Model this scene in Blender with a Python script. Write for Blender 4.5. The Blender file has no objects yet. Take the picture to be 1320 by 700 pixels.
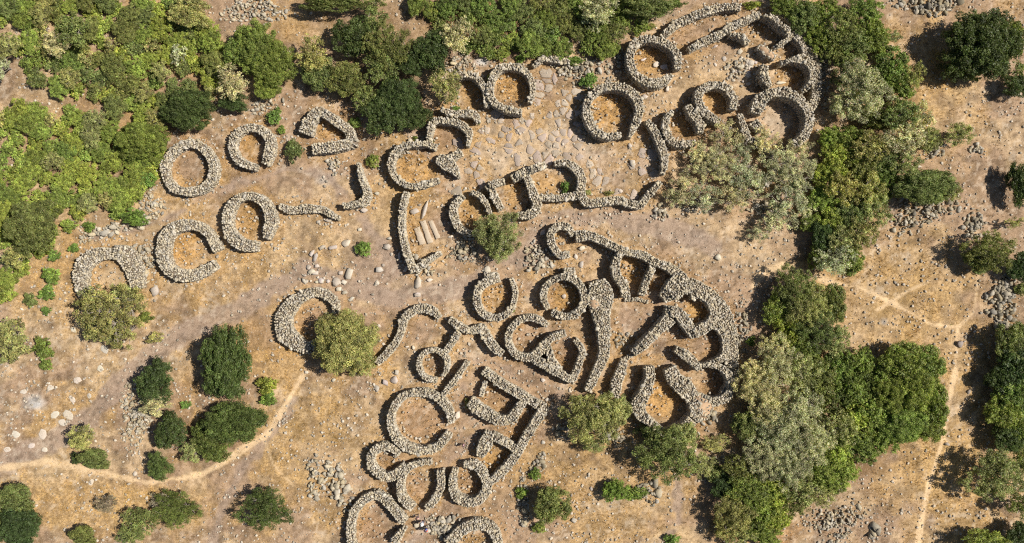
import bpy, math, random
import numpy as np
from mathutils import Vector, Matrix

random.seed(7)
RNG = np.random.default_rng(7)
C = bpy.context.scene.collection
H_CAM = 94.0
PI = math.pi

# ------------------------------------------------------------------ plan coordinates
# The site plan was surveyed from the air: 10 plan units = 1 metre, plan (660,350) = world origin.
def G(px, py, h=0.0):
    """plan point (seen at height h) -> world x, y"""
    k = (H_CAM - h) / H_CAM
    return ((px - 660.0) / 10.0 * k, (350.0 - py) / 10.0 * k)

SHEETS = {'P': (0, 0, 1.0), 'A': (80, 120, 2.5), 'B': (280, 120, 3.182), 'C': (480, 60, 3.8889), 'D': (480, 180, 3.5),
          'E': (660, 60, 3.182), 'F': (790, 0, 3.5), 'G': (680, 270, 3.5), 'H': (590, 330, 3.5),
          'I': (740, 380, 3.889), 'J': (340, 360, 4.375), 'K': (430, 460, 2.917), 'L': (920, 0, 6.367),
          'M': (840, 150, 3.89)}

# ------------------------------------------------------------------ noise
class VNoise:
    def __init__(self, seed, n=256):
        self.g = np.random.default_rng(seed).random((n, n)); self.n = n
    def __call__(self, x, y, s):
        x = np.asarray(x, float) / s + 1000.0; y = np.asarray(y, float) / s + 1000.0
        xi = np.floor(x).astype(int); yi = np.floor(y).astype(int)
        fx = x - xi; fy = y - yi
        fx = fx * fx * (3 - 2 * fx); fy = fy * fy * (3 - 2 * fy)
        n = self.n; g = self.g
        a = g[xi % n, yi % n]; b = g[(xi + 1) % n, yi % n]; c = g[xi % n, (yi + 1) % n]; d = g[(xi + 1) % n, (yi + 1) % n]
        return (a * (1 - fx) + b * fx) * (1 - fy) + (c * (1 - fx) + d * fx) * fy
N1, N2, N3, N4, N5 = [VNoise(s) for s in (1, 2, 3, 4, 5)]

def smooth01(v): v = np.clip(v, 0, 1); return v * v * (3 - 2 * v)
def ground_z(x, y):
    x = np.asarray(x, float); y = np.asarray(y, float)
    z = (N1(x, y, 9.0) - .5) * .30 + (N2(x, y, 3.1) - .5) * .16 + (N3(x, y, 1.1) - .5) * .07 + (N4(x, y, .45) - .5) * .045
    fade = np.clip((80 - np.maximum(np.abs(x), np.abs(y) * 1.45)) / 8.0, 0, 1)
    return z * fade
def gz(x, y): return float(ground_z(x, y))

# ------------------------------------------------------------------ materials
def new_mat(name):
    m = bpy.data.materials.new(name); m.use_nodes = True
    nt = m.node_tree; nt.nodes.clear()
    out = nt.nodes.new('ShaderNodeOutputMaterial'); b = nt.nodes.new('ShaderNodeBsdfPrincipled')
    nt.links.new(b.outputs[0], out.inputs[0])
    b.inputs['Roughness'].default_value = .9
    b.inputs['Specular IOR Level'].default_value = .2
    return m, nt, b, out
def nd(nt, t, **kw):
    n = nt.nodes.new(t)
    for k, v in kw.items(): setattr(n, k, v)
    return n
def mixc(nt, blend, fac, a, b):
    n = nd(nt, 'ShaderNodeMix', data_type='RGBA', blend_type=blend)
    for sock, v in ((n.inputs[0], fac), (n.inputs[6], a), (n.inputs[7], b)):
        if hasattr(v, 'is_linked') or hasattr(v, 'links'): nt.links.new(v, sock)
        elif isinstance(v, (int, float)): sock.default_value = v
        else: sock.default_value = (*v, 1) if len(v) == 3 else v
    return n.outputs[2]
def noise(nt, scale, detail=6, rough=.6, vec=None):
    n = nd(nt, 'ShaderNodeTexNoise'); n.inputs['Scale'].default_value = scale; n.inputs['Detail'].default_value = detail
    n.inputs['Roughness'].default_value = rough
    if vec is not None: nt.links.new(vec, n.inputs['Vector'])
    return n
def ramp(nt, fac, stops):
    r = nd(nt, 'ShaderNodeValToRGB'); nt.links.new(fac, r.inputs[0])
    e = r.color_ramp.elements
    while len(e) < len(stops): e.new(.5)
    for q, (p, c) in zip(e, stops): q.position = p; q.color = (*c, 1) if len(c) == 3 else (c[0],) * 3 + (1,)
    return r.outputs[0]

def mat_ground():
    m, nt, b, out = new_mat('earth_and_dry_grass')
    at = nd(nt, 'ShaderNodeAttribute'); at.attribute_name = 'soil'
    geo = nd(nt, 'ShaderNodeNewGeometry')
    n1 = noise(nt, 2.0, 9, .78, geo.outputs['Position']); n2 = noise(nt, 11, 5, .75, geo.outputs['Position'])
    v = ramp(nt, n1.outputs[0], [(.32, (.52, .46, .40)), (.5, (1, 1, 1)), (.75, (1.0, 1.0, 1.0))])
    c = mixc(nt, 'MULTIPLY', .85, at.outputs['Color'], v)
    v2 = ramp(nt, n2.outputs[0], [(.34, (.35, .29, .24)), (.47, (.93, .93, .93)), (.66, (1.0, 1.0, 1.0))])
    c = mixc(nt, 'MULTIPLY', .85, c, v2)
    n4 = noise(nt, 3.1, 7, .8, geo.outputs['Position'])
    dk = ramp(nt, n4.outputs[0], [(.47, (0, 0, 0)), (.57, (.72, .72, .72))])
    mm = nd(nt, 'ShaderNodeMath', operation='MULTIPLY'); nt.links.new(dk, mm.inputs[0]); nt.links.new(at.outputs['Alpha'], mm.inputs[1])
    c = mixc(nt, 'MIX', mm.outputs[0], c, (.22, .135, .06))
    n5 = noise(nt, 7.5, 3, .6, geo.outputs['Position'])
    lt = ramp(nt, n5.outputs[0], [(.58, (0, 0, 0)), (.68, (.45, .45, .45))])
    c = mixc(nt, 'MIX', lt, c, (.68, .53, .37))
    # pale grit
    vo = nd(nt, 'ShaderNodeTexVoronoi'); vo.inputs['Scale'].default_value = 5.5; nt.links.new(geo.outputs['Position'], vo.inputs['Vector'])
    g = ramp(nt, vo.outputs['Distance'], [(.10, (1, 1, 1)), (.22, (0, 0, 0))])
    n3 = noise(nt, .9, 3, .5, geo.outputs['Position'])
    gm = ramp(nt, n3.outputs[0], [(.45, (0, 0, 0)), (.62, (.75, .75, .75))])
    gg = nd(nt, 'ShaderNodeMath', operation='MULTIPLY'); nt.links.new(g, gg.inputs[0]); nt.links.new(gm, gg.inputs[1])
    c = mixc(nt, 'MIX', gg.outputs[0], c, (.62, .53, .42))
    nt.links.new(c, b.inputs['Base Color'])
    bp = nd(nt, 'ShaderNodeBump'); bp.inputs['Strength'].default_value = .9; bp.inputs['Distance'].default_value = .10
    nt.links.new(n2.outputs[0], bp.inputs['Height']); nt.links.new(bp.outputs[0], b.inputs['Normal'])
    b.inputs['Specular IOR Level'].default_value = .05
    return m

def mat_stone(name, attr=True, base=(.4, .36, .3)):
    m, nt, b, out = new_mat(name)
    geo = nd(nt, 'ShaderNodeNewGeometry')
    n1 = noise(nt, 9, 5, .65, geo.outputs['Position'])
    v = ramp(nt, n1.outputs[0], [(.28, (.42, .40, .38)), (.47, (.92, .92, .92)), (.75, (1.0, 1.0, .97))])
    if attr:
        at = nd(nt, 'ShaderNodeAttribute'); at.attribute_name = 'tone'; src = at.outputs['Color']
    else:
        oi = nd(nt, 'ShaderNodeObjectInfo'); src = oi.outputs['Color']
    c = mixc(nt, 'MULTIPLY', .85, src, v)
    n2 = noise(nt, 2.2, 4, .6, geo.outputs['Position'])
    l = ramp(nt, n2.outputs[0], [(.56, (0, 0, 0)), (.70, (.45, .45, .45))])
    c = mixc(nt, 'MIX', l, c, (.33, .26, .12))        # ochre lichen
    nt.links.new(c, b.inputs['Base Color'])
    bp = nd(nt, 'ShaderNodeBump'); bp.inputs['Strength'].default_value = .6; bp.inputs['Distance'].default_value = .05
    nt.links.new(n1.outputs[0], bp.inputs['Height']); nt.links.new(bp.outputs[0], b.inputs['Normal'])
    return m

def mat_leaf():
    m, nt, b, out = new_mat('foliage')
    nt.nodes.remove(b)
    oi = nd(nt, 'ShaderNodeObjectInfo'); at = nd(nt, 'ShaderNodeAttribute'); at.attribute_name = 'tone'
    c = mixc(nt, 'MULTIPLY', 1.0, oi.outputs['Color'], at.outputs['Color'])
    d = nd(nt, 'ShaderNodeBsdfPrincipled'); nt.links.new(c, d.inputs['Base Color'])
    d.inputs['Roughness'].default_value = .55; d.inputs['Specular IOR Level'].default_value = .35
    t = nd(nt, 'ShaderNodeBsdfTranslucent')
    c2 = mixc(nt, 'MULTIPLY', 1.0, c, (1.0, 1.15, .55)); nt.links.new(c2, t.inputs['Color'])
    mx = nd(nt, 'ShaderNodeMixShader'); mx.inputs[0].default_value = .36
    nt.links.new(d.outputs[0], mx.inputs[1]); nt.links.new(t.outputs[0], mx.inputs[2]); nt.links.new(mx.outputs[0], out.inputs[0])
    return m

def mat_plain(name, col, rough=.8, scale=6, amt=.35):
    m, nt, b, out = new_mat(name)
    geo = nd(nt, 'ShaderNodeNewGeometry')
    n1 = noise(nt, scale, 4, .6, geo.outputs['Position'])
    v = ramp(nt, n1.outputs[0], [(.3, (1 - amt,) * 3), (.6, (1, 1, 1))])
    nt.links.new(mixc(nt, 'MULTIPLY', 1.0, col, v), b.inputs['Base Color'])
    b.inputs['Roughness'].default_value = rough
    return m

M_GROUND = mat_ground()
M_STONE = mat_stone('lichened_basalt')
M_CORE = mat_plain('wall_core_earth', (.20, .155, .11), 1.0, 4, .45)
M_CORE_SOIL = mat_plain('grassy_core_soil', (.46, .31, .19), 1.0, 3, .35)
M_LEAF = mat_leaf()
M_BARK = mat_plain('bark', (.36, .31, .26), .9, 12, .5)
M_STRAW = mat_stone('straw')
M_STRAW.node_tree.nodes['Principled BSDF'].inputs['Specular IOR Level'].default_value = .05

# ------------------------------------------------------------------ object helpers
def mesh_np(name, verts, faces_list, mat, tone=None):
    """faces_list: list of int arrays (F,k). tone: (V,3) colours."""
    me = bpy.data.meshes.new(name)
    V = np.asarray(verts, np.float32)
    loops = np.concatenate([f.reshape(-1) for f in faces_list]).astype(np.int32)
    tot = np.concatenate([np.full(len(f), f.shape[1], np.int32) for f in faces_list])
    start = np.concatenate([[0], np.cumsum(tot)[:-1]]).astype(np.int32)
    me.vertices.add(len(V)); me.vertices.foreach_set('co', V.reshape(-1))
    me.loops.add(len(loops)); me.loops.foreach_set('vertex_index', loops)
    me.polygons.add(len(tot)); me.polygons.foreach_set('loop_start', start)
    me.update(calc_edges=True)
    if tone is not None:
        a = me.color_attributes.new(name='tone', type='FLOAT_COLOR', domain='POINT')
        c = np.ones((len(V), 4), np.float32); c[:, :3] = tone
        a.data.foreach_set('color', c.reshape(-1))
    me.materials.append(mat)
    return me
def link(name, data, parent=None, loc=(0, 0, 0)):
    o = bpy.data.objects.new(name, data); C.objects.link(o); o.location = loc
    if parent: o.parent = parent
    return o
def tag(o, label, cat, group=None, kind='thing'):
    if label: o['label'] = label
    if cat: o['category'] = cat
    if group: o['group'] = group
    if kind: o['kind'] = kind
    return o
def empty(name, loc=(0, 0, 0)):
    o = bpy.data.objects.new(name, None); C.objects.link(o); o.location = loc
    o.empty_display_size = .2
    return o

# stones: n-gon faceted blocks, all numpy
def stones(pos, rx, ry, rz, yaw, rng, n=6, tilt=.18, jit=.22, up=None):
    """pos (M,3) centre; returns verts, quads, ngons"""
    M = len(pos)
    a = np.linspace(0, 2 * PI, n, endpoint=False)[None, :] + rng.uniform(-.28, .28, (M, n))
    def ring(r, z, j):
        rr = r * (1 + rng.uniform(-j, j, (M, n)))
        return np.stack([np.cos(a) * rr, np.sin(a) * rr, z + rng.uniform(-.12, .12, (M, n))], -1)
    R0 = ring(.88, -1.0, jit); R1 = ring(1.0, .25, jit * .8); R2 = ring(.70, 1.0, jit)
    V = np.stack([R0, R1, R2], 1)            # M,3,n,3
    V = V * np.stack([rx, ry, rz], -1)[:, None, None, :]
    tx = rng.normal(0, tilt, M); ty = rng.normal(0, tilt, M)
    z = V[..., 2] + V[..., 0] * tx[:, None, None] + V[..., 1] * ty[:, None, None]
    c, s = np.cos(yaw)[:, None, None], np.sin(yaw)[:, None, None]
    x = V[..., 0] * c - V[..., 1] * s; y = V[..., 0] * s + V[..., 1] * c
    V = np.stack([x, y, z], -1) + np.asarray(pos)[:, None, None, :]
    V = V.reshape(M * 3 * n, 3)
    base = (np.arange(M) * 3 * n)[:, None]
    i = np.arange(n); j = (i + 1) % n
    q = []
    for k in (0, 1):
        q.append(np.stack([base + k * n + i, base + k * n + j, base + (k + 1) * n + j, base + (k + 1) * n + i], -1).reshape(-1, 4))
    top = (base + 2 * n + i).reshape(-1, n); bot = (base + i[::-1]).reshape(-1, n)
    return V, np.concatenate(q), np.concatenate([top, bot])
def stone_tones(M, rng, n, warm=.5, lo=.26, hi=.60):
    L = lo + (hi - lo) * rng.beta(2.0, 1.7, M)
    dark = rng.random(M) < .12; L = np.where(dark, L * .62, L)
    w = rng.random(M) * warm
    col = np.stack([L * 1.0, L * (.905 - .07 * w), L * (.755 - .19 * w)], -1)
    return np.repeat(col, 3 * n, 0)

def resample(pts, step=.3, smooth=True):
    P = np.array(pts, float)
    if smooth and len(P) > 2:
        closed = np.allclose(P[0, :2], P[-1, :2])
        if closed: Q = np.vstack([P[-2], P, P[1]])
        else: Q = np.vstack([2 * P[0] - P[1], P, 2 * P[-1] - P[-2]])
        out = []
        for i in range(1, len(Q) - 2):
            p0, p1, p2, p3 = Q[i - 1], Q[i], Q[i + 1], Q[i + 2]
            for t in np.linspace(0, 1, 12, endpoint=False):
                out.append(.5 * ((2 * p1) + (p2 - p0) * t + (2 * p0 - 5 * p1 + 4 * p2 - p3) * t * t + (3 * p1 - p0 - 3 * p2 + p3) * t ** 3))
        out.append(P[-1]); P = np.array(out)
    d = np.r_[0, np.cumsum(np.hypot(*(P[1:, :2] - P[:-1, :2]).T))]
    n = max(2, int(round(d[-1] / step)) + 1)
    t = np.linspace(0, d[-1], n)
    return np.stack([np.interp(t, d, P[:, k]) for k in range(P.shape[1])], -1)

ALLSTONE_COUNT = 0
WALL_LINES = []      # world polylines for stone-shedding
def wall_mesh(segs, h, rng, soil=False):
    """segs: list of (world pts [(x,y,w)], smooth). returns stone mesh data + core mesh data"""
    pos, rx, ry, rz, yaw = [], [], [], [], []
    cv, cf, cb = [], [], 0
    def add(x, y, z, a, b, c, th):
        pos.append((x, y, z)); rx.append(a); ry.append(b); rz.append(c); yaw.append(th)
    for pts, smooth, hs in segs:
        S = resample(pts, .25, smooth)
        xy = S[:, :2]; w = S[:, 2]
        T = np.gradient(xy, axis=0); T /= np.maximum(1e-6, np.hypot(T[:, 0], T[:, 1]))[:, None]
        Nn = np.stack([-T[:, 1], T[:, 0]], -1)
        closed = np.allclose(pts[0][:2], pts[-1][:2])
        L = len(S)
        ss = np.arange(L) * .25
        w = w * (1 + .13 * (N5(xy[:, 0], xy[:, 1], 1.1) - .5)) + .08 * (N4(xy[:, 0], xy[:, 1], .5) - .5)
        hh = h * hs * (1 + .17 * (N1(xy[:, 0], xy[:, 1], 2.3) - .5) * 2 - .10 * smooth01((N3(xy[:, 0], xy[:, 1], 1.6) - .62) * 6) + .06 * rng.uniform(-1, 1, L))
        if not closed:
            e = np.minimum(ss, ss[-1] - ss); hh = hh * np.clip(.80 + e / 2.5, 0, 1)
        g = ground_z(xy[:, 0], xy[:, 1])
        # core
        ww = w / 2 - .12
        for i in range(L):
            a = xy[i] + Nn[i] * ww[i]; b = xy[i] - Nn[i] * ww[i]
            a2 = xy[i] + Nn[i] * ww[i] * .93; b2 = xy[i] - Nn[i] * ww[i] * .93
            zt = g[i] + hh[i] - (.17 if not soil else .05) + rng.uniform(-.03, .03)
            cv += [(a[0], a[1], -.5), (a2[0], a2[1], zt), (b2[0], b2[1], zt), (b[0], b[1], -.5)]
            if i:
                o = cb + 4 * (i - 1)
                for k in range(3): cf.append((o + k, o + k + 1, o + k + 5, o + k + 4))
        if not closed:
            cf.append((cb, cb + 3, cb + 2, cb + 1)); o = cb + 4 * (L - 1); cf.append((o, o + 1, o + 2, o + 3))
        cb += 4 * L
        # cap stones
        for i in range(L):
            th0 = math.atan2(T[i, 1], T[i, 0]); n = max(2, int(round(w[i] / .25)))
            for k in range(n):
                u = (k + .5) / n - .5
                edge = k in (0, n - 1)
                if not edge and rng.random() < (.62 if soil else .05): continue
                r = rng.uniform(.095, .155) if rng.random() > .08 else rng.uniform(.17, .25) * (1.15 if edge else 1.0) 
                p = xy[i] + Nn[i] * (u * (w[i] - .06) + rng.uniform(-.07, .07)) + T[i] * rng.uniform(-.11, .11)
                asp = rng.uniform(.9, 1.6)
                th = rng.uniform(0, PI)
                add(p[0], p[1], g[i] + hh[i] - .13 + rng.normal(0, .026), r * asp, r / asp ** .5, rng.uniform(.09, .15), th)
        # face courses
        stepz = .25
        idx = np.arange(L)
        for side in (1, -1):
            zmax = hh - .12
            for c in range(int(h * 1.15 / stepz) + 1):
                z = .10 + c * stepz
                for i in idx:
                    if z > zmax[i] or rng.random() < .04: continue
                    batter = (1 - z / max(hh[i], .1)) * .05
                    p = xy[i] + Nn[i] * side * (w[i] / 2 - .17 + batter + rng.uniform(-.04, .05)) + T[i] * rng.uniform(-.12, .12)
                    add(p[0], p[1], g[i] + z + rng.uniform(-.04, .04), rng.uniform(.12, .19), rng.uniform(.10, .14), rng.uniform(.10, .13),
                        math.atan2(T[i, 1], T[i, 0]) + rng.normal(0, .25))
        if not closed:
            for i, sg in ((0, -1), (L - 1, 1)):
                n = max(2, int(round(w[i] / .34)))
                for c in range(int(hh[i] / stepz) + 1):
                    for k in range(n):
                        u = (k + .5) / n - .5
                        p = xy[i] + Nn[i] * u * (w[i] - .1) + T[i] * sg * rng.uniform(.02, .12)
                        add(p[0], p[1], g[i] + .1 + c * stepz, rng.uniform(.15, .21), rng.uniform(.12, .17), .13, rng.uniform(0, PI))
    M = len(pos)
    V, q, ng = stones(np.array(pos), np.array(rx), np.array(ry), np.array(rz), np.array(yaw), rng, 6)
    tn = stone_tones(M, rng, 6, 1.0, .26, .64)
    return (V, q, ng, tn), (np.array(cv), np.array(cf))

# ------------------------------------------------------------------ the walls
# (name, label, ref, category, height, soil, [ (sheet, smooth, heightscale, [(x,y,w)...]) ])
W = []
def wall(name, label, ref, cat, h, segs, soil=False): W.append((name, label, ref, cat, h, segs, soil))
HU, ENC = 'round_hut', 'hut'
wall(HU, 'closed oval hut below the dense dark bush, its wall half covered in earth', 'the earth-covered oval hut', 'hut', 1.25,
     [('A', 1, 1, [(410,160,34),(455,180,36),(485,225,38),(485,270,38),(455,305,36),(405,318,34),(355,305,34),(328,265,34),(330,220,34),(360,182,34),(410,160,34)])])
wall(HU, 'broad C-shaped stone hut full of yellow straw, open to the right, beside the ruined hut', 'the straw-filled C-shaped hut', 'hut', 1.4,
     [('A', 1, 1, [(497,503,38),(475,460,36),(440,430,38),(395,425,44),(350,440,46),(325,475,48),(320,525,48),(340,567,46),(378,587,46),(420,587,44),(460,570,40),(488,552,36)])])
wall('ruined_hut', 'crumbling half-ring hut with a slit in its wall, partly under a grey-green olive', 'the crumbling half-ring hut', 'hut', 1.15,
     [('A', 1, 1, [(150,517,46),(105,522,52),(62,558,55),(55,610,52),(72,655,46)]), ('A', 1, .9, [(168,510,50),(205,525,74),(230,575,66),(240,625,50)])])
wall(HU, 'stone hut open towards the bottom, beside two bright green bushes and the four-sided house', 'the hut beside the two bright bushes', 'hut', 1.35,
     [('B', 1, 1, [(152,303,38),(105,287,42),(70,257,44),(57,215,44),(70,170,44),(105,145,42),(150,140,42),(195,160,44),(215,200,50),(210,245,52),(195,285,46)])])
wall('walled_house', 'four-sided pointed stone house with its door facing the small round bush', 'the four-sided pointed house', 'house', 1.5,
     [('B', 0, 1, [(360,160,72),(378,112,58),(415,68,46),(480,108,46),(537,150,50),(552,200,54),(485,220,50),(392,228,52)])])
wall('corner_wall', 'free-standing stone wall bent like an L beside the pale ash patch', 'the L-shaped wall', 'wall', 1.8,
     [('B', 1, 1, [(575,288,22),(590,350,34),(610,400,40),(602,438,44),(560,455,38),(517,462,34)])])
wall('low_wall', 'low wavy stone wall lying between the straw-floored double-thick hut and the L-shaped wall', 'the low wavy wall', 'wall', .95,
     [('B', 1, 1, [(260,465,34),(300,480,42),(370,474,44),(430,478,40),(465,498,36),(495,512,30)])])
wall(HU, 'thick stone hut with a greenish ochre floor, left of the low wavy wall', 'the thick-walled hut by the low wavy wall', 'hut', 1.5,
     [('B', 1, 1, [(157,628,50),(100,622,60),(52,582,60),(38,525,50),(50,465,50),(95,425,40),(150,425,46),(197,455,50),(217,510,54),(210,555,50),(200,592,40)])])
wall(HU, 'horseshoe stone hut with ochre floor on the upper edge of the slab pavement', 'the horseshoe hut above the pavement', 'hut', 1.9,
     [('C', 1, 1, [(790,270,38),(805,212,40),(790,150,42),(745,107,45),(690,95,48),(635,110,48),(600,160,45),(590,215,48),(600,265,48),(650,302,46),(700,320,44),(742,325,40)])])
wall('curved_wall', 'curved stone wall leaning on the horseshoe hut, its room half under trees', 'the curved wall beside the horseshoe hut', 'wall', 1.7,
     [('C', 1, 1, [(425,148,38),(490,140,44),(540,175,44),(568,230,44),(572,290,40)])])
wall('short_wall', 'short stepped stone wall between the curved wall room and the squarish room', 'the short stepped wall', 'wall', 1.35,
     [('C', 1, 1, [(350,315,40),(400,335,48),(460,332,50),(510,340,56),(528,372,40)])])
wall('walled_room', 'squarish stone room with a thick stepped corner, above the big open-mouthed hut', 'the squarish stepped room', 'room', 1.7,
     [('C', 0, 1, [(280,468,40),(290,410,44),(305,368,44),(350,370,42),(405,375,42),(450,392,52),(487,425,46),(478,490,28)])])
wall(HU, 'large open-mouthed oval hut at the top of the long bent wall', 'the large open-mouthed hut', 'hut', 1.6,
     [('C', 1, 1, [(312,500,46),(275,488,40),(225,490,40),(160,497,44),(115,530,48),(92,580,48),(103,640,46),(150,682,42),(205,700,42),(262,690,42),(325,668,40)])])
wall('wall_block', 'solid wedge-shaped block of masonry at the mouth of the large oval hut', 'the wedge-shaped masonry block', 'wall', 1.7,
     [('C', 0, 1, [(330,555,62),(370,580,86),(408,612,60),(430,648,26)]), ('C', 0, .98, [(372,570,56),(440,528,46)])])
wall('long_wall', 'long bent stone wall running down from the large open-mouthed hut to a hook', 'the long bent wall', 'wall', 1.65,
     [('D', 1, 1, [(150,240,38),(136,300,40),(130,370,42),(135,440,42),(152,510,42),(172,560,44),(187,590,48)]), ('D', 0, .9, [(195,585,46),(240,552,40),(303,512,30)])])
wall(HU, 'small hut split into two curved arms beside the olive in the middle of the site', 'the two-armed hut', 'hut', 1.5,
     [('D', 1, 1, [(403,255,40),(367,300,45),(368,350,50),(393,398,48),(435,420,40),(485,415,32)]), ('D', 1, 1, [(450,237,32),(490,257,36),(518,300,36),(530,332,30)])])
wall('tee_wall', 'T-shaped stone wall standing between the two-armed hut and the paved corridor', 'the T-shaped wall', 'wall', 1.65,
     [('D', 0, 1, [(518,218,40),(555,195,42),(590,187,38)]), ('D', 0, .98, [(537,222,42),(552,260,46),(578,308,42)])])
wall('walled_room', 'room behind an arch of masonry open at its upper left, next to the central olive', 'the arched central room', 'room', 1.75,
     [('D', 0, 1, [(635,172,50),(700,140,44),(778,110,38)]), ('D', 1, 1, [(690,152,42),(712,205,44),(733,262,56),(745,300,52),(712,338,50),(660,340,40)])])
wall('walled_room', 'double room with a green weed inside and a wavy tail wall towards the grey grove', 'the room with the wavy tail wall', 'room', 1.45,
     [('E', 0, 1, [(92,617,36),(180,622,38),(262,612,40)]), ('E', 1, 1, [(180,478,34),(228,478,40),(273,512,48),(287,550,48),(282,600,46),(310,640,44),(370,637,42),(440,630,42),(520,650,42),(560,612,38),(607,558,34)])])
wall(HU, 'tall nearly complete ring hut with bright ochre floor between two green weeds', 'the tall ring hut with the ochre floor', 'hut', 2.05,
     [('E', 1, 1, [(445,358,34),(390,365,38),(345,345,42),(315,300,45),(308,245,42),(325,200,42),(370,168,42),(430,162,42),(485,182,45),(520,225,48),(522,280,45),(503,325,38),(487,365,24)])])
wall('narrow_wall', 'narrow stone wall running down beside the small crescent hut to the big grey tree', 'the narrow wall by the crescent hut', 'wall', 1.65,
     [('E', 1, 1, [(560,305,34),(590,350,40),(615,410,42),(630,460,40),(620,517,30)])])
wall('short_wall', 'short broken wall of stones with green weeds on it, above the pavement', 'the short weed-grown wall', 'wall', 1.1,
     [('E', 1, 1, [(90,75,26),(130,48,32),(180,52,36),(232,60,34)])])
wall(HU, 'round hut holding two flat round stones, with a weed on its rim', 'the hut with two round stones', 'hut', 1.95,
     [('F', 1, 1, [(297,300,40),(290,245,46),(260,207,46),(210,180,42),(150,172,42),(100,197,48),(78,250,46),(90,312,46),(132,357,50),(190,375,50),(240,358,50),(265,337,34)])])
wall('outer_wall', 'outer curved wall that closes off the walled quarter at its upper edge', 'the outer curved wall', 'wall', 1.4,
     [('F', 1, 1, [(225,160,40),(290,105,46),(350,75,46),(420,50,46),(500,30,46),(572,30,44)])])
wall('inner_wall', 'inner stone wall parallel to the outer curved wall and joined to the corner room', 'the inner parallel wall', 'wall', 1.5,
     [('F', 1, 1, [(350,217,36),(420,180,44),(490,150,42),(540,117,40),(600,90,40),(665,62,42)])])
wall('walled_room', 'corner room with a very tall dark inner wall at the top of the walled quarter', 'the tall corner room', 'room', 2.4,
     [('L', 0, 1, [(440,115,50),(495,130,60),(570,200,62),(640,262,62)]), ('L', 0, .75, [(640,300,60),(570,345,60),(520,372,50)])])
wall('wall_block', 'short block of masonry hanging below the inner parallel wall', 'the short masonry block', 'wall', 1.7,
     [('L', 0, 1, [(150,275,50),(215,285,60),(290,335,60)])])
wall('wall_block', 'slanting thick wall piece with straw on top, below the tall corner room', 'the slanting straw-topped wall', 'wall', 1.6,
     [('L', 0, 1, [(385,375,70),(450,425,90),(505,462,70)])], True)
wall('curved_wall', 'curved outer wall bending round the niche next to the tall corner room', 'the curved niche wall', 'wall', 1.7,
     [('L', 1, 1, [(655,275,70),(715,325,72),(750,390,66),(740,450,60),(680,465,44),(620,485,40)])])
wall(HU, 'round hut with a long pale sill stone at its lower edge, in the walled quarter', 'the hut with the sill stone', 'hut', 1.9,
     [('L', 1, 1, [(570,510,50),(640,492,50),(710,495,60),(780,530,68),(815,600,72),(800,680,72),(740,740,60)]), ('F', 1, 1, [(695,292,44),(683,340,48),(712,385,36)])])
wall(HU, 'small hut wound like a snail shell in the middle of the walled quarter', 'the snail-shaped hut', 'hut', 1.9,
     [('F', 1, 1, [(545,485,40),(547,430,46),(510,390,46),(455,380,46),(405,400,46),(387,440,46),(400,490,46),(440,525,46),(480,545,40)])])
wall(HU, 'small crescent hut in deep shade with a separate right arm, by the narrow wall', 'the small crescent hut', 'hut', 1.85,
     [('F', 1, 1, [(270,500,30),(245,530,38),(240,580,45),(265,630,45),(310,648,45),(372,640,38)]), ('F', 1, 1, [(343,478,44),(360,510,50),(392,552,50),(397,590,42)])])
wall(HU, 'largest round hut of the walled quarter, its wall broad and double at the upper left', 'the largest walled-quarter hut', 'hut', 2.1,
     [('F', 1, 1, [(655,500,62),(672,450,66),(712,420,54),(770,415,55),(830,440,50),(875,490,50),(890,550,50),(872,608,50),(825,648,42)])])
wall('ruined_wall', 'dark broken little chamber wall half hidden by the pale feathery trees', 'the broken little chamber', 'wall', 1.6,
     [('F', 1, 1, [(580,515,34),(592,570,42),(612,620,40),(660,640,36)]), ('F', 0, 1, [(642,550,58),(668,588,48)])])
wall('ruined_wall', 'ruined round wall showing between the pale feathery trees', 'the ruin among the pale trees', 'wall', 1.3,
     [('M', 1, 1, [(540,130,34),(590,170,40),(625,225,44),(610,300,44),(560,350,40)]), ('M', 1, .8, [(350,170,36),(300,220,40),(330,260,36)])])
wall('curved_wall', 'small hook-shaped wall at the upper left end of the terrace of rooms', 'the hook-shaped wall', 'wall', 1.6,
     [('G', 1, 1, [(185,203,38),(150,205,45),(115,165,45),(105,110,45),(135,77,44),(178,77,42),(205,110,40)])])
wall('long_wall', 'long back wall of the terrace of rooms, stepping down from the hook-shaped wall', 'the long back wall', 'wall', 1.95,
     [('G', 1, 1, [(225,120,62),(280,117,52),(340,140,46),(400,170,46),(460,195,42),(520,205,46),(580,238,46),(640,260,50),(685,292,56),(715,335,56),(732,372,50)])])
wall('partition_wall', 'curving partition wall on the left side of the ochre-floored terrace room', 'the curving partition', 'wall', 1.9,
     [('G', 1, 1, [(425,187,40),(402,240,46),(405,300,48),(438,345,52),(448,390,48)])])
wall('partition_wall', 'straight leaning partition wall between the two terrace rooms', 'the straight partition', 'wall', 1.85,
     [('G', 0, 1, [(570,255,38),(545,312,42),(520,382,38)])])
wall('wall_block', 'massive rubble-filled wall corner at the right of the terrace rooms', 'the massive rubble corner', 'wall', 1.8,
     [('G', 0, 1, [(700,322,100),(662,362,104),(618,402,56)])], False)
wall(HU, 'five-sided chamber with a bright ochre floor set deep in thick masonry', 'the deep ochre chamber', 'hut', 1.9,
     [('G', 1, 1, [(745,388,50),(785,385,44),(828,420,48),(848,465,44),(828,512,50),(785,543,60),(738,568,44)]), ('G', 0, 1, [(632,458,56),(682,464,60),(715,510,62),(740,548,56)])])
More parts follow.
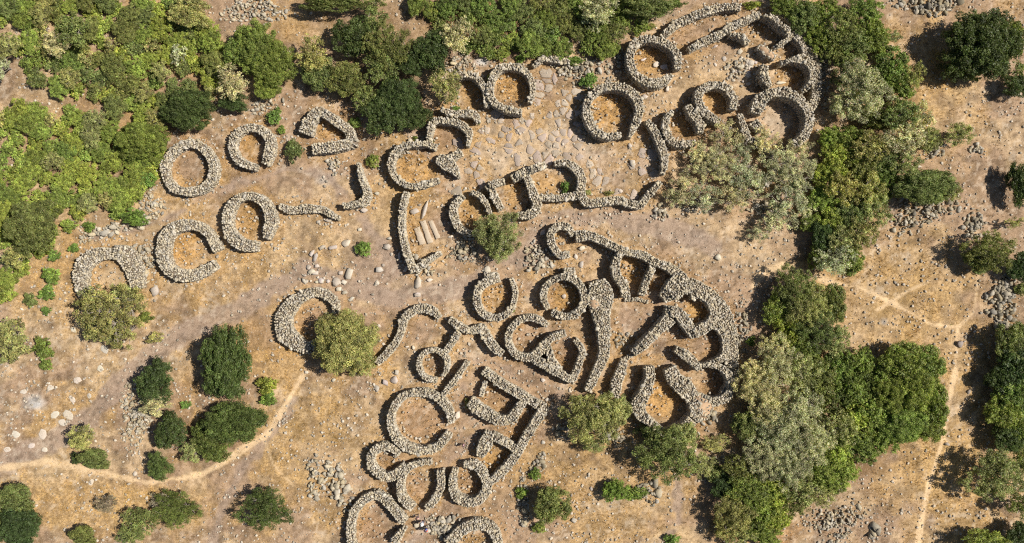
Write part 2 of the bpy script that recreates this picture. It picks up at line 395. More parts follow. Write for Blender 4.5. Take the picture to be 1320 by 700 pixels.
wall(HU, 'ring hut with yellow-green grass inside and a little hearth stone at its centre', 'the ring hut with the hearth stone', 'hut', 1.65,
     [('H', 1, 1, [(405,235,35),(388,190,40),(397,142,42),(435,107,42),(490,94,42),(540,117,45),(568,160,45),(572,210,45),(542,255,45),(490,275,42),(430,258,45)]), ('H', 0, .9, [(485,72,46),(525,70,46)])])
wall('thick_wall', 'very thick wall running down from the ring hut to a tip beside the olive tree', 'the very thick wall', 'wall', 1.75,
     [('H', 1, 1, [(632,118,84),(645,165,118),(646,222,116),(650,268,92),(657,320,74),(660,370,66),(662,440,60),(632,520,54),(590,607,42)])])
wall('wall_block', 'broad masonry fill topped with reddish soil between the ring hut and the very thick wall', 'the soil-topped masonry fill', 'wall', 1.7,
     [('H', 0, 1.07, [(596,200,40),(618,218,60),(638,236,40)])], True)
wall('wall_block', 'soil-topped masonry shoulder between the bulging hut and the dark-floored hut', 'the soil-topped shoulder', 'wall', 1.85,
     [('I', 0, 1, [(615,505,50),(650,560,110),(640,620,90)])], True)
wall('low_wall', 'low kerb of stones closing the upper side of the bare yard', 'the low kerb of the yard', 'wall', .45,
     [('G', 0, 1, [(445,408,26),(490,405,26),(540,415,26)])])
wall('short_wall', 'low stone stub at the narrow way out of the bare yard', 'the low stub of the yard', 'wall', .7,
     [('I', 0, 1, [(300,298,34),(258,325,36)])])
wall(HU, 'round hut open at the top with a green weed on its right wall', 'the round hut open at its top', 'hut', 1.55,
     [('H', 1, 1, [(182,102,44),(130,117,50),(92,155,45),(87,210,45),(110,258,45),(160,280,45),(212,268,44),(243,235,36),(258,190,36),(258,150,38),(243,107,30)]), ('H', 0, .8, [(125,85,34),(175,85,34)])])
wall(HU, 'round hut sharing its wall with the five-sided room, open to the right', 'the hut joined to the five-sided room', 'hut', 1.6,
     [('H', 1, 1, [(402,312,34),(360,285,42),(310,280,42),(260,305,42),(232,350,42),(232,400,45),(260,443,45),(312,460,46),(360,440,50),(395,398,50),(428,368,46),(482,350,40)])])
wall('walled_room', 'five-sided pointed room with a soil-topped corner, left of the very thick wall', 'the five-sided room', 'room', 1.6,
     [('H', 0, 1, [(535,382,36),(568,430,38),(545,495,38),(518,565,46),(450,527,46),(395,492,54),(340,465,46)]), ('H', 0, .98, [(412,420,40),(422,470,46),(460,515,40)])])
wall('linking_wall', 'bent wall linking the weed-grown round hut to the hut of the five-sided room', 'the bent linking wall', 'wall', 1.5,
     [('H', 0, 1, [(58,335,42),(108,325,50),(133,370,50),(165,415,55),(197,440,44)])])
wall('diagonal_wall', 'straight diagonal wall below the bare yard with the stone circle', 'the straight diagonal wall', 'wall', 1.85,
     [('I', 0, 1, [(485,120,80),(430,172,62),(370,230,62),(305,292,52)])])
wall('diagonal_wall', 'short thick wall ending under the yellow-green olive', 'the short wall by the yellow-green olive', 'wall', 1.6,
     [('I', 1, 1, [(255,335,50),(235,395,62),(215,450,65),(207,510,50)])])
wall(HU, 'large bulging hut with wide mouth and ochre floor at the lower terrace end', 'the large bulging hut', 'hut', 2.0,
     [('I', 1, 1, [(382,368,56),(382,430,60),(355,500,76),(325,560,84),(345,610,70),(398,650,50),(440,682,46)]), ('I', 1, 1, [(485,375,70),(515,430,90),(570,480,96),(610,545,80),(612,605,74),(565,655,60),(490,690,46),(455,695,40)])])
wall(HU, 'round hut with a dark straw floor set into thick masonry beside the bulging hut', 'the dark-floored hut', 'hut', 1.85,
     [('I', 1, 1, [(640,358,34),(700,352,44),(762,385,48),(790,450,50),(765,512,50),(705,540,54),(650,522,50)])])
wall(HU, 'round hut against the outer bank, open to the left, above the dark-floored hut', 'the hut against the outer bank', 'hut', 1.75,
     [('I', 1, 1, [(590,205,50),(640,178,50),(700,155,50),(747,190,46),(767,260,46),(750,318,46),(695,342,40)])])
wall('diagonal_wall', 'slanting wall spur between the hut against the bank and the dark-floored hut', 'the slanting wall spur', 'wall', 1.7,
     [('I', 0, 1, [(518,278,46),(560,300,60),(600,335,58),(628,372,44)])])
wall(HU, 'kidney-shaped hut with a very broad left wall, touched by the bushy green olive', 'the kidney-shaped hut', 'hut', 1.05,
     [('J', 1, 1, [(402,185,50),(400,130,62),(340,82,66),(270,75,68),(200,105,76),(140,160,96),(108,225,112),(118,300,112),(175,355,102),(240,387,80),(300,372,80),(345,335,66)])])
wall('wavy_wall', 'S-shaped wall winding up to the right from the bushy green olive', 'the S-shaped wall', 'wall', 1.1,
     [('J', 1, 1, [(985,213,48),(950,177,60),(895,165,64),(840,180,60),(790,225,60),(775,285,55),(750,345,55),(700,410,60),(640,472,50)])])
wall(HU, 'smallest complete ring hut, opening at the bottom, tied to a branching wall', 'the smallest ring hut', 'hut', 1.35,
     [('J', 1, 1, [(968,572,42),(915,558,42),(880,515,42),(875,460,42),(905,415,42),(960,400,42),(1010,422,44),(1035,462,44),(1030,510,42),(1013,543,34)])])
wall('branching_wall', 'Y-shaped branching wall between the smallest ring hut and the bent linking wall', 'the branching wall', 'wall', 1.5,
     [('J', 1, 1, [(1050,232,54),(1105,265,56),(1160,290,52),(1240,285,50)]), ('J', 0, .95, [(1097,300,50),(1065,352,50),(1030,402,50)])])
wall('straight_wall', 'straight wall stub running from the smallest ring hut down to the wide ring hut', 'the straight wall stub', 'wall', 1.45,
     [('J', 0, 1, [(1145,470,45),(1085,560,46),(1012,650,44)])])
wall(HU, 'widest ring hut, bare earth inside, with its gap at the right', 'the widest ring hut', 'hut', 1.45,
     [('K', 1, 1, [(441,247,36),(435,205,40),(405,165,42),(360,140,40),(305,135,38),(255,155,38),(222,200,38),(215,255,38),(237,310,42),(282,345,44),(335,355,42),(390,340,42),(432,292,40)])])
wall(HU, 'curled little hut below the widest ring hut with a dark floor', 'the curled little hut', 'hut', 1.4,
     [('K', 1, 1, [(242,365,34),(205,340,38),(160,350,42),(137,385,40),(150,425,40),(195,455,42),(238,440,45),(262,410,28)])])
wall(HU, 'hut made of two facing curved arms between the curled hut and the oval hut', 'the hut of two facing arms', 'hut', 1.5,
     [('K', 1, 1, [(362,400,28),(312,405,35),(270,430,38),(250,480,38),(257,530,38),(292,572,40)]), ('K', 1, 1, [(400,435,38),(402,490,38),(377,545,40),(350,572,36)])])
wall(HU, 'oval hut in deep shade attached to the corner of the long rectangular house', 'the oval hut of the rectangular house', 'hut', 1.55,
     [('K', 1, 1, [(455,432,34),(445,480,40),(462,530,42),(507,550,44),(555,535,45),(577,490,45),(560,440,42),(530,412,42),(492,410,34)])])
wall('walled_house', 'long rectangular house of three rooms with straight outer walls', 'the long rectangular house', 'house', 1.55,
     [('K', 0, 1, [(567,55,46),(620,95,42),(680,130,42),(740,165,42),(792,195,46),(750,260,42),(715,320,42),(690,367,42),(650,420,42),(592,472,40)]),
      ('K', 1, .97, [(515,172,52),(560,207,56),(620,238,46),(667,232,46),(697,192,42),(722,158,38)]),
      ('K', 0, .97, [(600,300,40),(640,320,38),(688,348,38)]), ('K', 0, .97, [(585,290,50),(568,335,62),(550,375,40)]), ('K', 0, .7, [(570,98,26),(555,145,28)])])
wall(HU, 'pointed hut in the lowest row with a gap at its right', 'the pointed lowest hut', 'hut', 1.4,
     [('K', 0, 1, [(263,622,40),(225,572,45),(190,537,45),(155,520,42),(110,542,40),(76,582,40),(62,630,40),(62,680,40),(72,730,40)]), ('K', 0, 1, [(262,652,30),(228,695,40)])])
wall(HU, 'half-ruined hut cut by the lower edge of the picture, right of the four visitors', 'the half-ruined bottom hut', 'hut', 1.3,
     [('K', 1, 1, [(435,705,60),(480,655,52),(530,632,50),(582,642,50),(612,682,46),(622,730,40)])])
wall('outer_bank', 'low curved outer bank of stones behind the hut with the sill stone', 'the low outer bank', 'wall', 1.2,
     [('P', 1, 1, [(1008,14,14),(1026,28,16),(1042,56,17),(1052,90,18),(1052,120,16),(1046,140,14)])])
wall('outer_bank', 'low outer bank of jumbled stones behind the chambers at the right of the terrace', 'the jumbled terrace bank', 'wall', 1.35,
     [('P', 1, 1, [(890,366,20),(912,380,24),(930,402,26),(941,430,24),(944,465,20),(945,490,18),(934,515,18)])])

REFS = []    # (ref, x, y) landmarks in world units
HUT_FLOORS = []
for wi, (name, label, ref, cat, h, segs, soil) in enumerate(W):
    rng = np.random.default_rng(100 + wi)
    ws = []
    for sh, smooth, hs, pts in segs:
        ox, oy, s = SHEETS[sh]
        wp = []
        for (x, y, w) in pts:
            gx, gy = G(ox + x / s, oy + y / s, h * hs)
            wp.append((gx, gy, max(.48, w / s / 10.0 - .22)))
        ws.append((wp, bool(smooth), hs))
    cx = float(np.mean([p[0] for s in ws for p in s[0]])); cy = float(np.mean([p[1] for s in ws for p in s[0]]))
    loc = (cx, cy, 0)
    off = np.array([cx, cy, 0])
    root = empty(name, loc)
    tag(root, label, cat, 'dry-stone huts and walls of the ancient village')
    for seg in ws:
        (V, q, ng, tn), (cv, cf) = wall_mesh([seg], h, rng, soil)
        link('stonework', mesh_np('stonework', V - off, [q, ng], M_STONE, tn), root)
        link('rubble_core', mesh_np('core', cv - off, [cf], M_CORE_SOIL if soil else M_CORE), root)
    REFS.append((ref, cx, cy)); WALL_LINES += [s[0] for s in ws]

# ------------------------------------------------------------------ ground
def seg_dist(x, y, pts):
    d = np.full(x.shape, 1e9)
    for (x0, y0), (x1, y1) in zip(pts[:-1], pts[1:]):
        dx, dy = x1 - x0, y1 - y0
        t = np.clip(((x - x0) * dx + (y - y0) * dy) / (dx * dx + dy * dy + 1e-9), 0, 1)
        d = np.minimum(d, np.hypot(x - x0 - t * dx, y - y0 - t * dy))
    return d
def smooth01(v): v = np.clip(v, 0, 1); return v * v * (3 - 2 * v)

DIRT = np.array((.44, .305, .205)); GREY = np.array((.37, .275, .215)); OCHRE = np.array((.64, .42, .185)); PALE = np.array((.64, .47, .29))
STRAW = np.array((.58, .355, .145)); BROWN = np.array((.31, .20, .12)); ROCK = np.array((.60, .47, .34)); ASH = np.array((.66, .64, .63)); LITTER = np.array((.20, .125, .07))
TRACKS = [([(-10,605),(60,572),(120,532),(180,472),(230,432),(300,402),(350,372),(395,350),(450,372),(540,392),(590,372),(650,345),(690,330),(695,290),(780,275),(860,292),(920,320)], 14, GREY),
          ([(120,305),(180,290),(225,280),(262,250),(300,240),(370,218),(420,225),(450,262),(490,310),(510,350)], 7, GREY),
          ([(525,700),(543,690),(545,665),(575,600),(600,575),(625,545),(600,500),(560,470)], 7, GREY),
          ([(600,460),(650,480),(710,530),(740,480),(730,440),(700,420),(640,450)], 8, GREY),
          ([(845,700),(874,680),(872,625),(870,600)], 6, GREY), ([(275,700),(288,650),(315,600),(350,560),(378,515)], 8, GREY)]
TRAILS = [([(1075,365),(1110,371),(1150,390),(1200,418),(1235,422),(1232,470),(1222,530),(1208,590),(1194,640),(1183,700)], 2.6, PALE * 1.2),
          ([(1235,422),(1256,402),(1262,345),(1258,300)], 1.8, PALE), ([(-10,606),(60,594),(120,608),(190,622),(260,612),(310,582),(345,560),(372,515),(392,482)], 3.2, PALE * 1.12),
          ([(340,565),(352,598),(378,626)], 2, PALE), ([(970,370),(985,350),(1010,342),(1040,352),(1075,365)], 3.5, PALE * 1.12), ([(1130,400),(1170,375),(1200,362)], 1.6, PALE)]
# ellipses: cx,cy,rx,ry,colour,strength
BLOBS = [(150,650,190,50,OCHRE,.8),(60,612,90,16,PALE,.55),(365,560,45,70,OCHRE*.97,.8),(300,440,70,40,STRAW*1.05,.45),(430,540,70,60,OCHRE*.85,.5),
         (1180,120,90,140,OCHRE,.75),(1180,400,110,110,OCHRE*.92,.8),(1220,590,90,120,OCHRE,.8),(960,320,90,50,PALE*.95,.6),(1110,250,60,60,OCHRE,.4),
         (60,125,90,25,PALE,.6),(60,430,80,60,PALE*.92,.6),(380,30,60,40,OCHRE*.9,.6),(330,290,120,40,PALE*.92,.5),(250,360,120,30,PALE*.95,.5),
         (700,200,140,55,ROCK*1.08,.75),(780,215,80,45,GREY*1.1,.55),(800,640,80,50,PALE*.9,.5),(620,650,60,60,DIRT,.5),(520,270,40,60,OCHRE*.9,.5),
         (1010,690,30,30,np.array((.58,.33,.15)),.7),(930,560,60,30,np.array((.50,.28,.14)),.5),(960,80,45,35,PALE*.95,.6),(860,20,60,20,ROCK*.9,.5),
         (500,350,60,50,GREY*1.03,.6),(420,230,14,10,ASH*.75,.8),(45,520,15,12,ASH,1.0),(621,80,8,6,ASH,.9),(1140,415,8,6,ASH*.9,.8),(900,310,20,14,ASH*.7,.5),
         (820,425,45,40,np.array((.36,.25,.18)),.85),(800,440,16,12,OCHRE,.7),(750,300,28,18,GREY,.6),(870,470,40,22,GREY,.6),(900,430,20,40,BROWN,.5),
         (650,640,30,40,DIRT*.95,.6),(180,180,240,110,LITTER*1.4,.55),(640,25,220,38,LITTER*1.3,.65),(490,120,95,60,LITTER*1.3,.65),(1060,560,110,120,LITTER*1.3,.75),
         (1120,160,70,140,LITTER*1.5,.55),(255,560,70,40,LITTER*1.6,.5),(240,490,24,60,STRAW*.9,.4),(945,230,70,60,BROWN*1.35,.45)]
# hut floors: cx,cy,rx,ry,colour,strength
FLOORS = [(243,216,20,24,DIRT*.85,.9),(242,322,24,24,STRAW*1.05,.95),(138,355,22,20,PALE*.95,.9),(322,190,15,18,STRAW*.85,.8),(425,165,24,18,STRAW*.95,.75),(322,283,19,22,STRAW*.85,.85),
          (660,113,23,24,STRAW*1.0,.9),(608,118,16,26,STRAW*.9,.8),(574,178,18,18,BROWN*1.2,.8),(535,216,30,24,STRAW*1.0,.8),(603,272,16,22,STRAW*.8,.8),(660,250,14,24,STRAW*.95,.8),
          (707,236,22,14,STRAW*1.0,.8),(785,143,27,27,STRAW*1.12,1.0),(838,75,28,28,STRAW*1.0,.9),(985,36,26,18,STRAW,.6),(1018,98,22,18,STRAW*1.05,.8),(925,127,22,22,STRAW,.8),
          (880,160,16,22,STRAW*.9,.8),(1010,150,30,30,ROCK*.9,.8),(728,300,14,12,ROCK*.9,.7),(815,345,18,22,STRAW*.95,.9),(845,360,14,22,BROWN*1.1,.8),(898,402,22,17,STRAW*1.0,1.0),
          (729,382,24,22,STRAW*.85,1.0),(637,385,19,22,STRAW*.9,.9),(682,434,22,22,BROWN*1.35,.9),(727,462,22,24,BROWN*1.15,.9),(855,515,26,26,STRAW*1.12,1.0),(917,495,19,19,BROWN*1.1,1.0),
          (920,448,16,20,BROWN*1.2,.8),(403,412,24,26,BROWN*1.5,.9),(559,469,15,15,BROWN,.9),(540,545,36,33,BROWN*1.45,.9),(497,592,14,14,BROWN*.9,.9),(535,628,20,26,BROWN*1.4,.9),
          (600,625,17,17,BROWN*1.2,.9),(640,515,26,20,BROWN*1.2,.9),(668,550,18,26,BROWN*1.3,.8),(640,598,20,22,STRAW*.8,.9),(480,680,24,26,BROWN*1.3,.9),(610,698,24,14,STRAW*.75,.8),(535,310,14,50,STRAW*.9,.5)]

step = .22
gx = np.arange(-72, 72 + step, step); gy = np.arange(-41.5, 41.5 + step, step)
X, Y = np.meshgrid(gx, gy); nx, ny = len(gx), len(gy)
warp = (N3(X, Y, 1.7) - .5) * 1.3 + (N4(X, Y, .6) - .5) * .6
big = N1(X, Y, 14.0) * .55 + N2(X, Y, 4.0) * .3 + N5(X, Y, 1.2) * .15
def lerp(c, col, m): return c * (1 - m[..., None]) + col * m[..., None]
col = np.ones((ny, nx, 3)) * DIRT
col = lerp(col, OCHRE, smooth01((big - .47) * 7) * .75)
col = lerp(col, PALE, smooth01((N5(X, Y, 6.0) * .6 + N3(X, Y, 1.9) * .4 - .50) * 7) * .7)
col = lerp(col, np.array((.27, .185, .125)), smooth01((N2(X, Y, 2.4) * .5 + N5(X, Y, .8) * .5 - .56) * 7) * .55)
def ell(cx, cy, rx, ry, soft):
    x0, y0 = G(cx, cy)
    d = np.hypot((X - x0) / (rx / 10), (Y - y0) / (ry / 10))
    return smooth01((1 - d + warp * soft) / (soft + .08) * .6 + .5 * 0)
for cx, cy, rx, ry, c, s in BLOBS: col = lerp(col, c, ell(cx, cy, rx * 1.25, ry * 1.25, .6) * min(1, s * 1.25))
mt = smooth01((N4(X, Y, 2.0) * .45 + N1(X, Y, .75) * .55 - .55) * 7); col = col * (1 - .30 * mt)[..., None]
track_mask = np.zeros((ny, nx))
for pts, w, c in TRACKS:
    d = seg_dist(X, Y, [G(*p) for p in pts]); m = smooth01((w / 10 * 1.2 + warp * .9 - d) / .7)
    track_mask = np.maximum(track_mask, m); col = lerp(col, c, m * .85)
trail_mask = np.zeros((ny, nx))
for pts, w, c in TRAILS:
    d = seg_dist(X, Y, [G(*p) for p in pts]); m = smooth01((w / 10 * 1.5 * (.85 + .5 * N2(X, Y, 2.2)) + warp * .30 - d) / .32)
    trail_mask = np.maximum(trail_mask, m); col = lerp(col, c, m * .88)
for cx, cy, rx, ry, c, s in FLOORS: col = lerp(col, c, ell(cx, cy, rx * 1.1, ry * 1.1, .22) * s)
# straw-coloured rim of dry grass along the foot of every wall
wd = np.full(X.shape, 9.0)
for pts in WALL_LINES:
    xs = [p[0] for p in pts]; ys = [p[1] for p in pts]
    sel = (X > min(xs) - 3) & (X < max(xs) + 3) & (Y > min(ys) - 3) & (Y < max(ys) + 3)
    w = max(p[2] for p in pts) / 2
    dd = seg_dist(X[sel], Y[sel], [(p[0], p[1]) for p in pts]) - w
    wd[sel] = np.minimum(wd[sel], dd)
rim = smooth01((1.1 + warp * .8 - wd) / .9) * (wd > -.3)
col = lerp(col, STRAW * 1.1, rim * .26)
# tufts of dry grass: mottling
mot = N5(X, Y, .55) * .5 + N2(X, Y, .28) * .5
col = col * (1 - (.30 * (1 - trail_mask)) * smooth01((mot - .48) * 5))[..., None] * np.array((1.0, .98, .93))
white = smooth01((N1(X, Y, .7) * .5 + N4(X, Y, .3) * .5 - .60) * 8) * smooth01((N3(X, Y, 8.0) - .35) * 3)
col = lerp(col, np.array((.70, .58, .44)), white * .35 * (1 - trail_mask))
col = col * (.93 + .22 * N4(X, Y, .9))[..., None]
Z = ground_z(X, Y) - track_mask * .03
# hut floors slightly hollow
for cx, cy, rx, ry, c, s in FLOORS: Z = Z - ell(cx, cy, rx, ry, .15) * .12
idx = np.arange(nx * ny).reshape(ny, nx)
F = np.stack([idx[:-1, :-1], idx[:-1, 1:], idx[1:, 1:], idx[1:, :-1]], -1).reshape(-1, 4)
def fm(m): return (m[:-1, :-1] > .5).reshape(-1)
P3 = np.stack([X, Y, Z], -1).reshape(-1, 3); COL = col.reshape(-1, 3)
OCH = (np.clip((col[..., 0] / np.maximum(col[..., 2], .01) - 2.0) / 1.0, 0, 1) * (1 - track_mask) * (1 - trail_mask) * .85 + .15 * (1 - trail_mask)).reshape(-1)
isr = fm(trail_mask); ist = fm(track_mask) & ~isr
def submesh(name, mask):
    f = F[mask]; u, inv = np.unique(f, return_inverse=True)
    me = bpy.data.meshes.new(name); me.vertices.add(len(u)); me.vertices.foreach_set('co', P3[u].astype(np.float32).reshape(-1))
    f2 = inv.reshape(-1).astype(np.int32)
    me.loops.add(len(f2)); me.loops.foreach_set('vertex_index', f2)
    n = len(f); me.polygons.add(n); me.polygons.foreach_set('loop_start', np.arange(n, dtype=np.int32) * 4)
    me.update(calc_edges=True)
    a = me.color_attributes.new(name='soil', type='FLOAT_COLOR', domain='POINT')
    c = np.ones((len(u), 4), np.float32); c[:, :3] = COL[u]; c[:, 3] = OCH[u]; a.data.foreach_set('color', c.reshape(-1))
    me.polygons.foreach_set('use_smooth', np.ones(n, bool)); me.materials.append(M_GROUND)
    o = link(name, me); tag(o, None, None, None, 'structure'); return o
g_main = submesh('ground', ~isr & ~ist)
submesh('dirt_path', ist); submesh('footpath', isr)
# the land around, out to the horizon
ov, of = [], []
rings = [1.0, 1.5, 3, 8, 25]
for k, r in enumerate(rings):
    for (sx, sy) in ((-1, -1), (1, -1), (1, 1), (-1, 1)):
        ov.append((sx * (gx[-1] if sx > 0 else -gx[0]) * r, sy * (gy[-1] if sy > 0 else -gy[0]) * (r if k < 2 else r * 1.3), -.02 if k == 0 else -.05 * k))
for k in range(len(rings) - 1):
    for i in range(4):
        j = (i + 1) % 4; of.append((4 * k + i, 4 * k + 4 + i, 4 * k + 4 + j, 4 * k + j))
me = bpy.data.meshes.new('terrain'); me.from_pydata(ov, [], of)
a = me.color_attributes.new(name='soil', type='FLOAT_COLOR', domain='POINT')
for i in range(len(ov)): a.data[i].color = (.46, .31, .18, 1)
me.materials.append(M_GROUND); tag(link('terrain', me), None, None, None, 'structure')

def col_at(x, y):
    i = np.clip(((x - gx[0]) / step).astype(int), 0, nx - 1); j = np.clip(((y - gy[0]) / step).astype(int), 0, ny - 1)
    return col[j, i], track_mask[j, i], wd[j, i]

# ------------------------------------------------------------------ rubble table
HEAPS = [(180,530,24,44,-12,.15,420,'long heap of small grey stones between the two groups of bushes','the long grey heap'),
         (192,268,17,26,-20,.18,130,'heap of pale rubble beside the earth-covered oval hut',None),
         (132,300,38,8,14,.20,90,'strip of pale rubble along the edge of the green thicket',None),
         (328,12,38,18,0,.15,260,'wide spread of small pale stones at the top edge','the pale stone spread'),
         (592,84,24,13,0,.15,110,'scatter of reddish rubble above the curved wall and its trees',None),
         (535,186,36,9,32,.17,120,'rubble strip under the dense trees by the squarish room',None),
         (742,88,36,18,-10,.17,240,'broad apron of grey rubble above the tall ring hut',None),
         (795,80,18,24,0,.15,110,'grey rubble spread left of the hut with two round stones',None),
         (693,333,20,20,0,.19,110,'tumbled pile of broken stones above the ring hut with the hearth stone',None),
         (598,325,20,16,-20,.19,100,'dark stone tumble in the shade of the central olive',None),
         (405,612,9,40,0,.20,70,'thin line of grey rocks left of the pointed lowest hut',None),
         (434,625,16,36,20,.24,110,'band of flat cracked rocks beside the pointed lowest hut',None),
         (572,678,30,15,0,.20,190,'mass of tumbled upright stones beside the visitors','the tumbled upright stones'),
         (838,634,15,15,30,.26,38,'neat small pile of pale angular stones below the dark olive','the neat stone pile'),
         (1192,262,42,28,0,.18,300,'field of dark angular stones on the dry slope','the dark stone field'),
         (1165,290,18,14,0,.17,60,'small patch of grey stones at the thicket edge',None),
         (1255,292,15,20,0,.2,80,'dark stones behind the wind-blown bush',None),
         (1294,385,20,42,-14,.22,260,'long dark heap of angular stones at the right edge','the long dark heap'),
         (1197,6,44,13,0,.22,150,'row of dark stones at the top edge beside the dry field',None),
         (1075,672,38,22,10,.16,240,'pale stony patch under the lower edge of the thicket','the pale stony patch'),
         (1128,685,9,9,0,.30,24,'little cluster of dark rocks on the pale stony ground',None),
         (1202,188,14,18,0,.18,90,'dark rubble in the shade of the spreading bush',None),
         (1257,191,9,6,0,.18,30,'tiny ring of pale stones in the dry field',None),
         (955,425,14,40,0,.14,160,'strip of fine dark rubble outside the terrace bank',None),
         (795,562,11,14,0,.25,36,'cluster of dark grey boulders under the yellow-green olive',None),
         (724,556,11,12,30,.22,40,'curve of dark stones left of the yellow-green olive',None),
         (430,212,9,12,20,.18,45,'small scatter of stones between the pointed house and the ash patch',None),
         (345,135,26,8,20,.17,60,'line of broken rocks above the hut with two bright bushes',None),
         (915,537,14,9,20,.28,30,'dark boulders in the shade under the thicket edge',None),
         (1063,85,9,55,-8,.15,230,'steep fall of grey stones outside the low outer bank',None),
         (1010,25,30,8,-25,.15,90,'loose stones behind the tall corner room',None),
         (185,335,20,24,0,.17,150,'spread of stones between the half-ring hut and the straw-filled hut',None),
         (800,435,12,10,0,.16,30,'small ring of stones in the bare yard of the terrace',None),
         (950,88,16,14,30,.16,60,'loose stones of an opened pit in the walled quarter',None),
         (920,600,14,26,-20,.22,50,'scattered dark rocks along the lower path',None),
         (850,275,12,10,0,.2,40,'tumbled stones at the end of the wavy tail wall',None),
         (895,265,24,10,0,.17,60,'stones under the lower left pale tree',None),
         (985,268,24,12,0,.17,110,'pale tumbled stones showing under the feathery trees',None),
         (545,345,22,10,-30,.22,34,'fallen stones at the foot of the long bent wall',None),
         (755,150,9,28,0,.2,70,'stones banked against the left of the tall ring hut',None),
         (694,598,8,15,-30,.19,60,'upper stretch of the tumbled wall beside the rounded dark bush','the tumbled wall line'),
         (675,650,7,38,4,.19,110,'lower long stretch of the tumbled wall beside the rounded dark bush',None),
         (145,290,5,5,0,.3,5,'few pale rocks at the thicket corner',None)]
HEAP_ELL = [t[:4] for t in HEAPS]
# ------------------------------------------------------------------ scattered stuff on the ground
rng = np.random.default_rng(55)
# small stones, one mass
NS = 52000
x = rng.uniform(-68, 68, NS); y = rng.uniform(-37, 37, NS)
_, tm, wdd = col_at(x, y)
dens = .12 + .9 * smooth01((N2(x, y, 5.0) * .5 + N4(x, y, 1.6) * .5 - .42) * 4) + .35 * (wdd < 1.4) + .8 * (wdd < .55) - .15 * tm
STONY = [(950,400,60,60),(880,330,60,30),(310,360,60,40),(400,360,30,40),(700,640,90,50),(440,560,50,50),(60,520,70,60),(1100,655,80,60),(1190,640,60,60),(1180,380,70,60),(930,470,30,60),(900,600,40,30),(620,75,60,20),(180,360,40,30),(560,200,60,20),(800,190,60,40),(480,190,30,60),(1190,300,60,40),(740,90,60,30),(960,80,30,30),(340,140,60,30),(1000,330,60,30)]
for cx, cy, rx, ry in STONY:
    x0, y0 = G(cx, cy); dens = dens + .6 * np.exp(-(((x - x0) / (rx / 10)) ** 2 + ((y - y0) / (ry / 10)) ** 2))
for hx, hy, hrx, hry in HEAP_ELL:
    x0, y0 = G(hx, hy); dens = dens + .9 * np.exp(-(((x - x0) / (hrx / 6.5)) ** 2 + ((y - y0) / (hry / 6.5)) ** 2))
keep = (rng.random(NS) < dens * .8 * (.45 + .9 * smooth01((N4(x, y, 1.3) - .4) * 4))) & (wdd > .05)
x, y = x[keep], y[keep]; n = len(x)
r = .03 + .17 * rng.random(n) ** np.where(wdd[keep] < .6, 1.8, 3.0)
V, q, ng = stones(np.stack([x, y, ground_z(x, y) + r * .25], -1), r * rng.uniform(.9, 1.4, n), r, r * .6, rng.uniform(0, PI, n), rng, 5)
L = rng.uniform(.28, .62, n); tn = np.repeat(np.stack([L, L * .86, L * .68], -1), 15, 0)
o = link('loose_stones', mesh_np('loose_stones', V, [q, ng], M_STONE, tn)); tag(o, 'small pale stones strewn over the dry ground', 'stones', None, 'stuff')
# dry grass tufts
NT = 105000
x = rng.uniform(-68, 68, NT); y = rng.uniform(-37, 37, NT)
cc, tm, wdd = col_at(x, y)
och = np.clip((cc[:, 0] / np.maximum(cc[:, 2], .01) - 2.2) / 1.6, 0, 1)
clump = smooth01((N5(x, y, .9) * .6 + N2(x, y, 3) * .4 - .40) * 5)
keep = (rng.random(NT) < (.10 + och) * clump + .5 * ((wdd < .7) & (wdd > 0))) & (tm < .5) & (wdd > .0)
x, y, cc = x[keep], y[keep], cc[keep]; n = len(x); B = 5
h = rng.uniform(.10, .30, (n, B)); th = rng.uniform(0, 2 * PI, (n, B)); lean = rng.uniform(.3, 1.1, (n, B)) * h; wv = .025
bx = x[:, None] + rng.normal(0, .05, (n, B)); by = y[:, None] + rng.normal(0, .05, (n, B)); bz = ground_z(bx, by) - .02
ax, ay = -np.sin(th) * wv, np.cos(th) * wv
V = np.stack([np.stack([bx + ax, by + ay, bz], -1), np.stack([bx - ax, by - ay, bz], -1),
              np.stack([bx + np.cos(th) * lean, by + np.sin(th) * lean, bz + h], -1)], 2).reshape(-1, 3)
Fq = np.arange(n * B * 3).reshape(-1, 3)
tn = np.repeat(np.clip(cc * rng.uniform(.6, 1.4, (n, 1)) * np.array((1.05, 1.0, .75)), 0, .8), B * 3, 0)
o = link('dry_grass', mesh_np('dry_grass', V, [Fq], M_STRAW, tn)); tag(o, 'tufts of dry straw-coloured grass over the ground', 'grass', None, 'stuff')

# ------------------------------------------------------------------ labels for the many
USED = {}
PENDING = []      # (object, base label, alt label, category, group, x, y)
def nearest_ref(x, y, k=0):
    return sorted(REFS, key=lambda r: (r[1] - x) ** 2 + (r[2] - y) ** 2)[k]
def side_word(dx, dy):
    if abs(dx) > 1.6 * abs(dy): return 'right of' if dx > 0 else 'left of'
    if abs(dy) > 1.6 * abs(dx): return 'above' if dy > 0 else 'below'
    return ('upper ' if dy > 0 else 'lower ') + ('right of' if dx > 0 else 'left of')
def pend(o, noun, cat, group, x, y):
    PENDING.append((o, noun, cat, group, x, y))

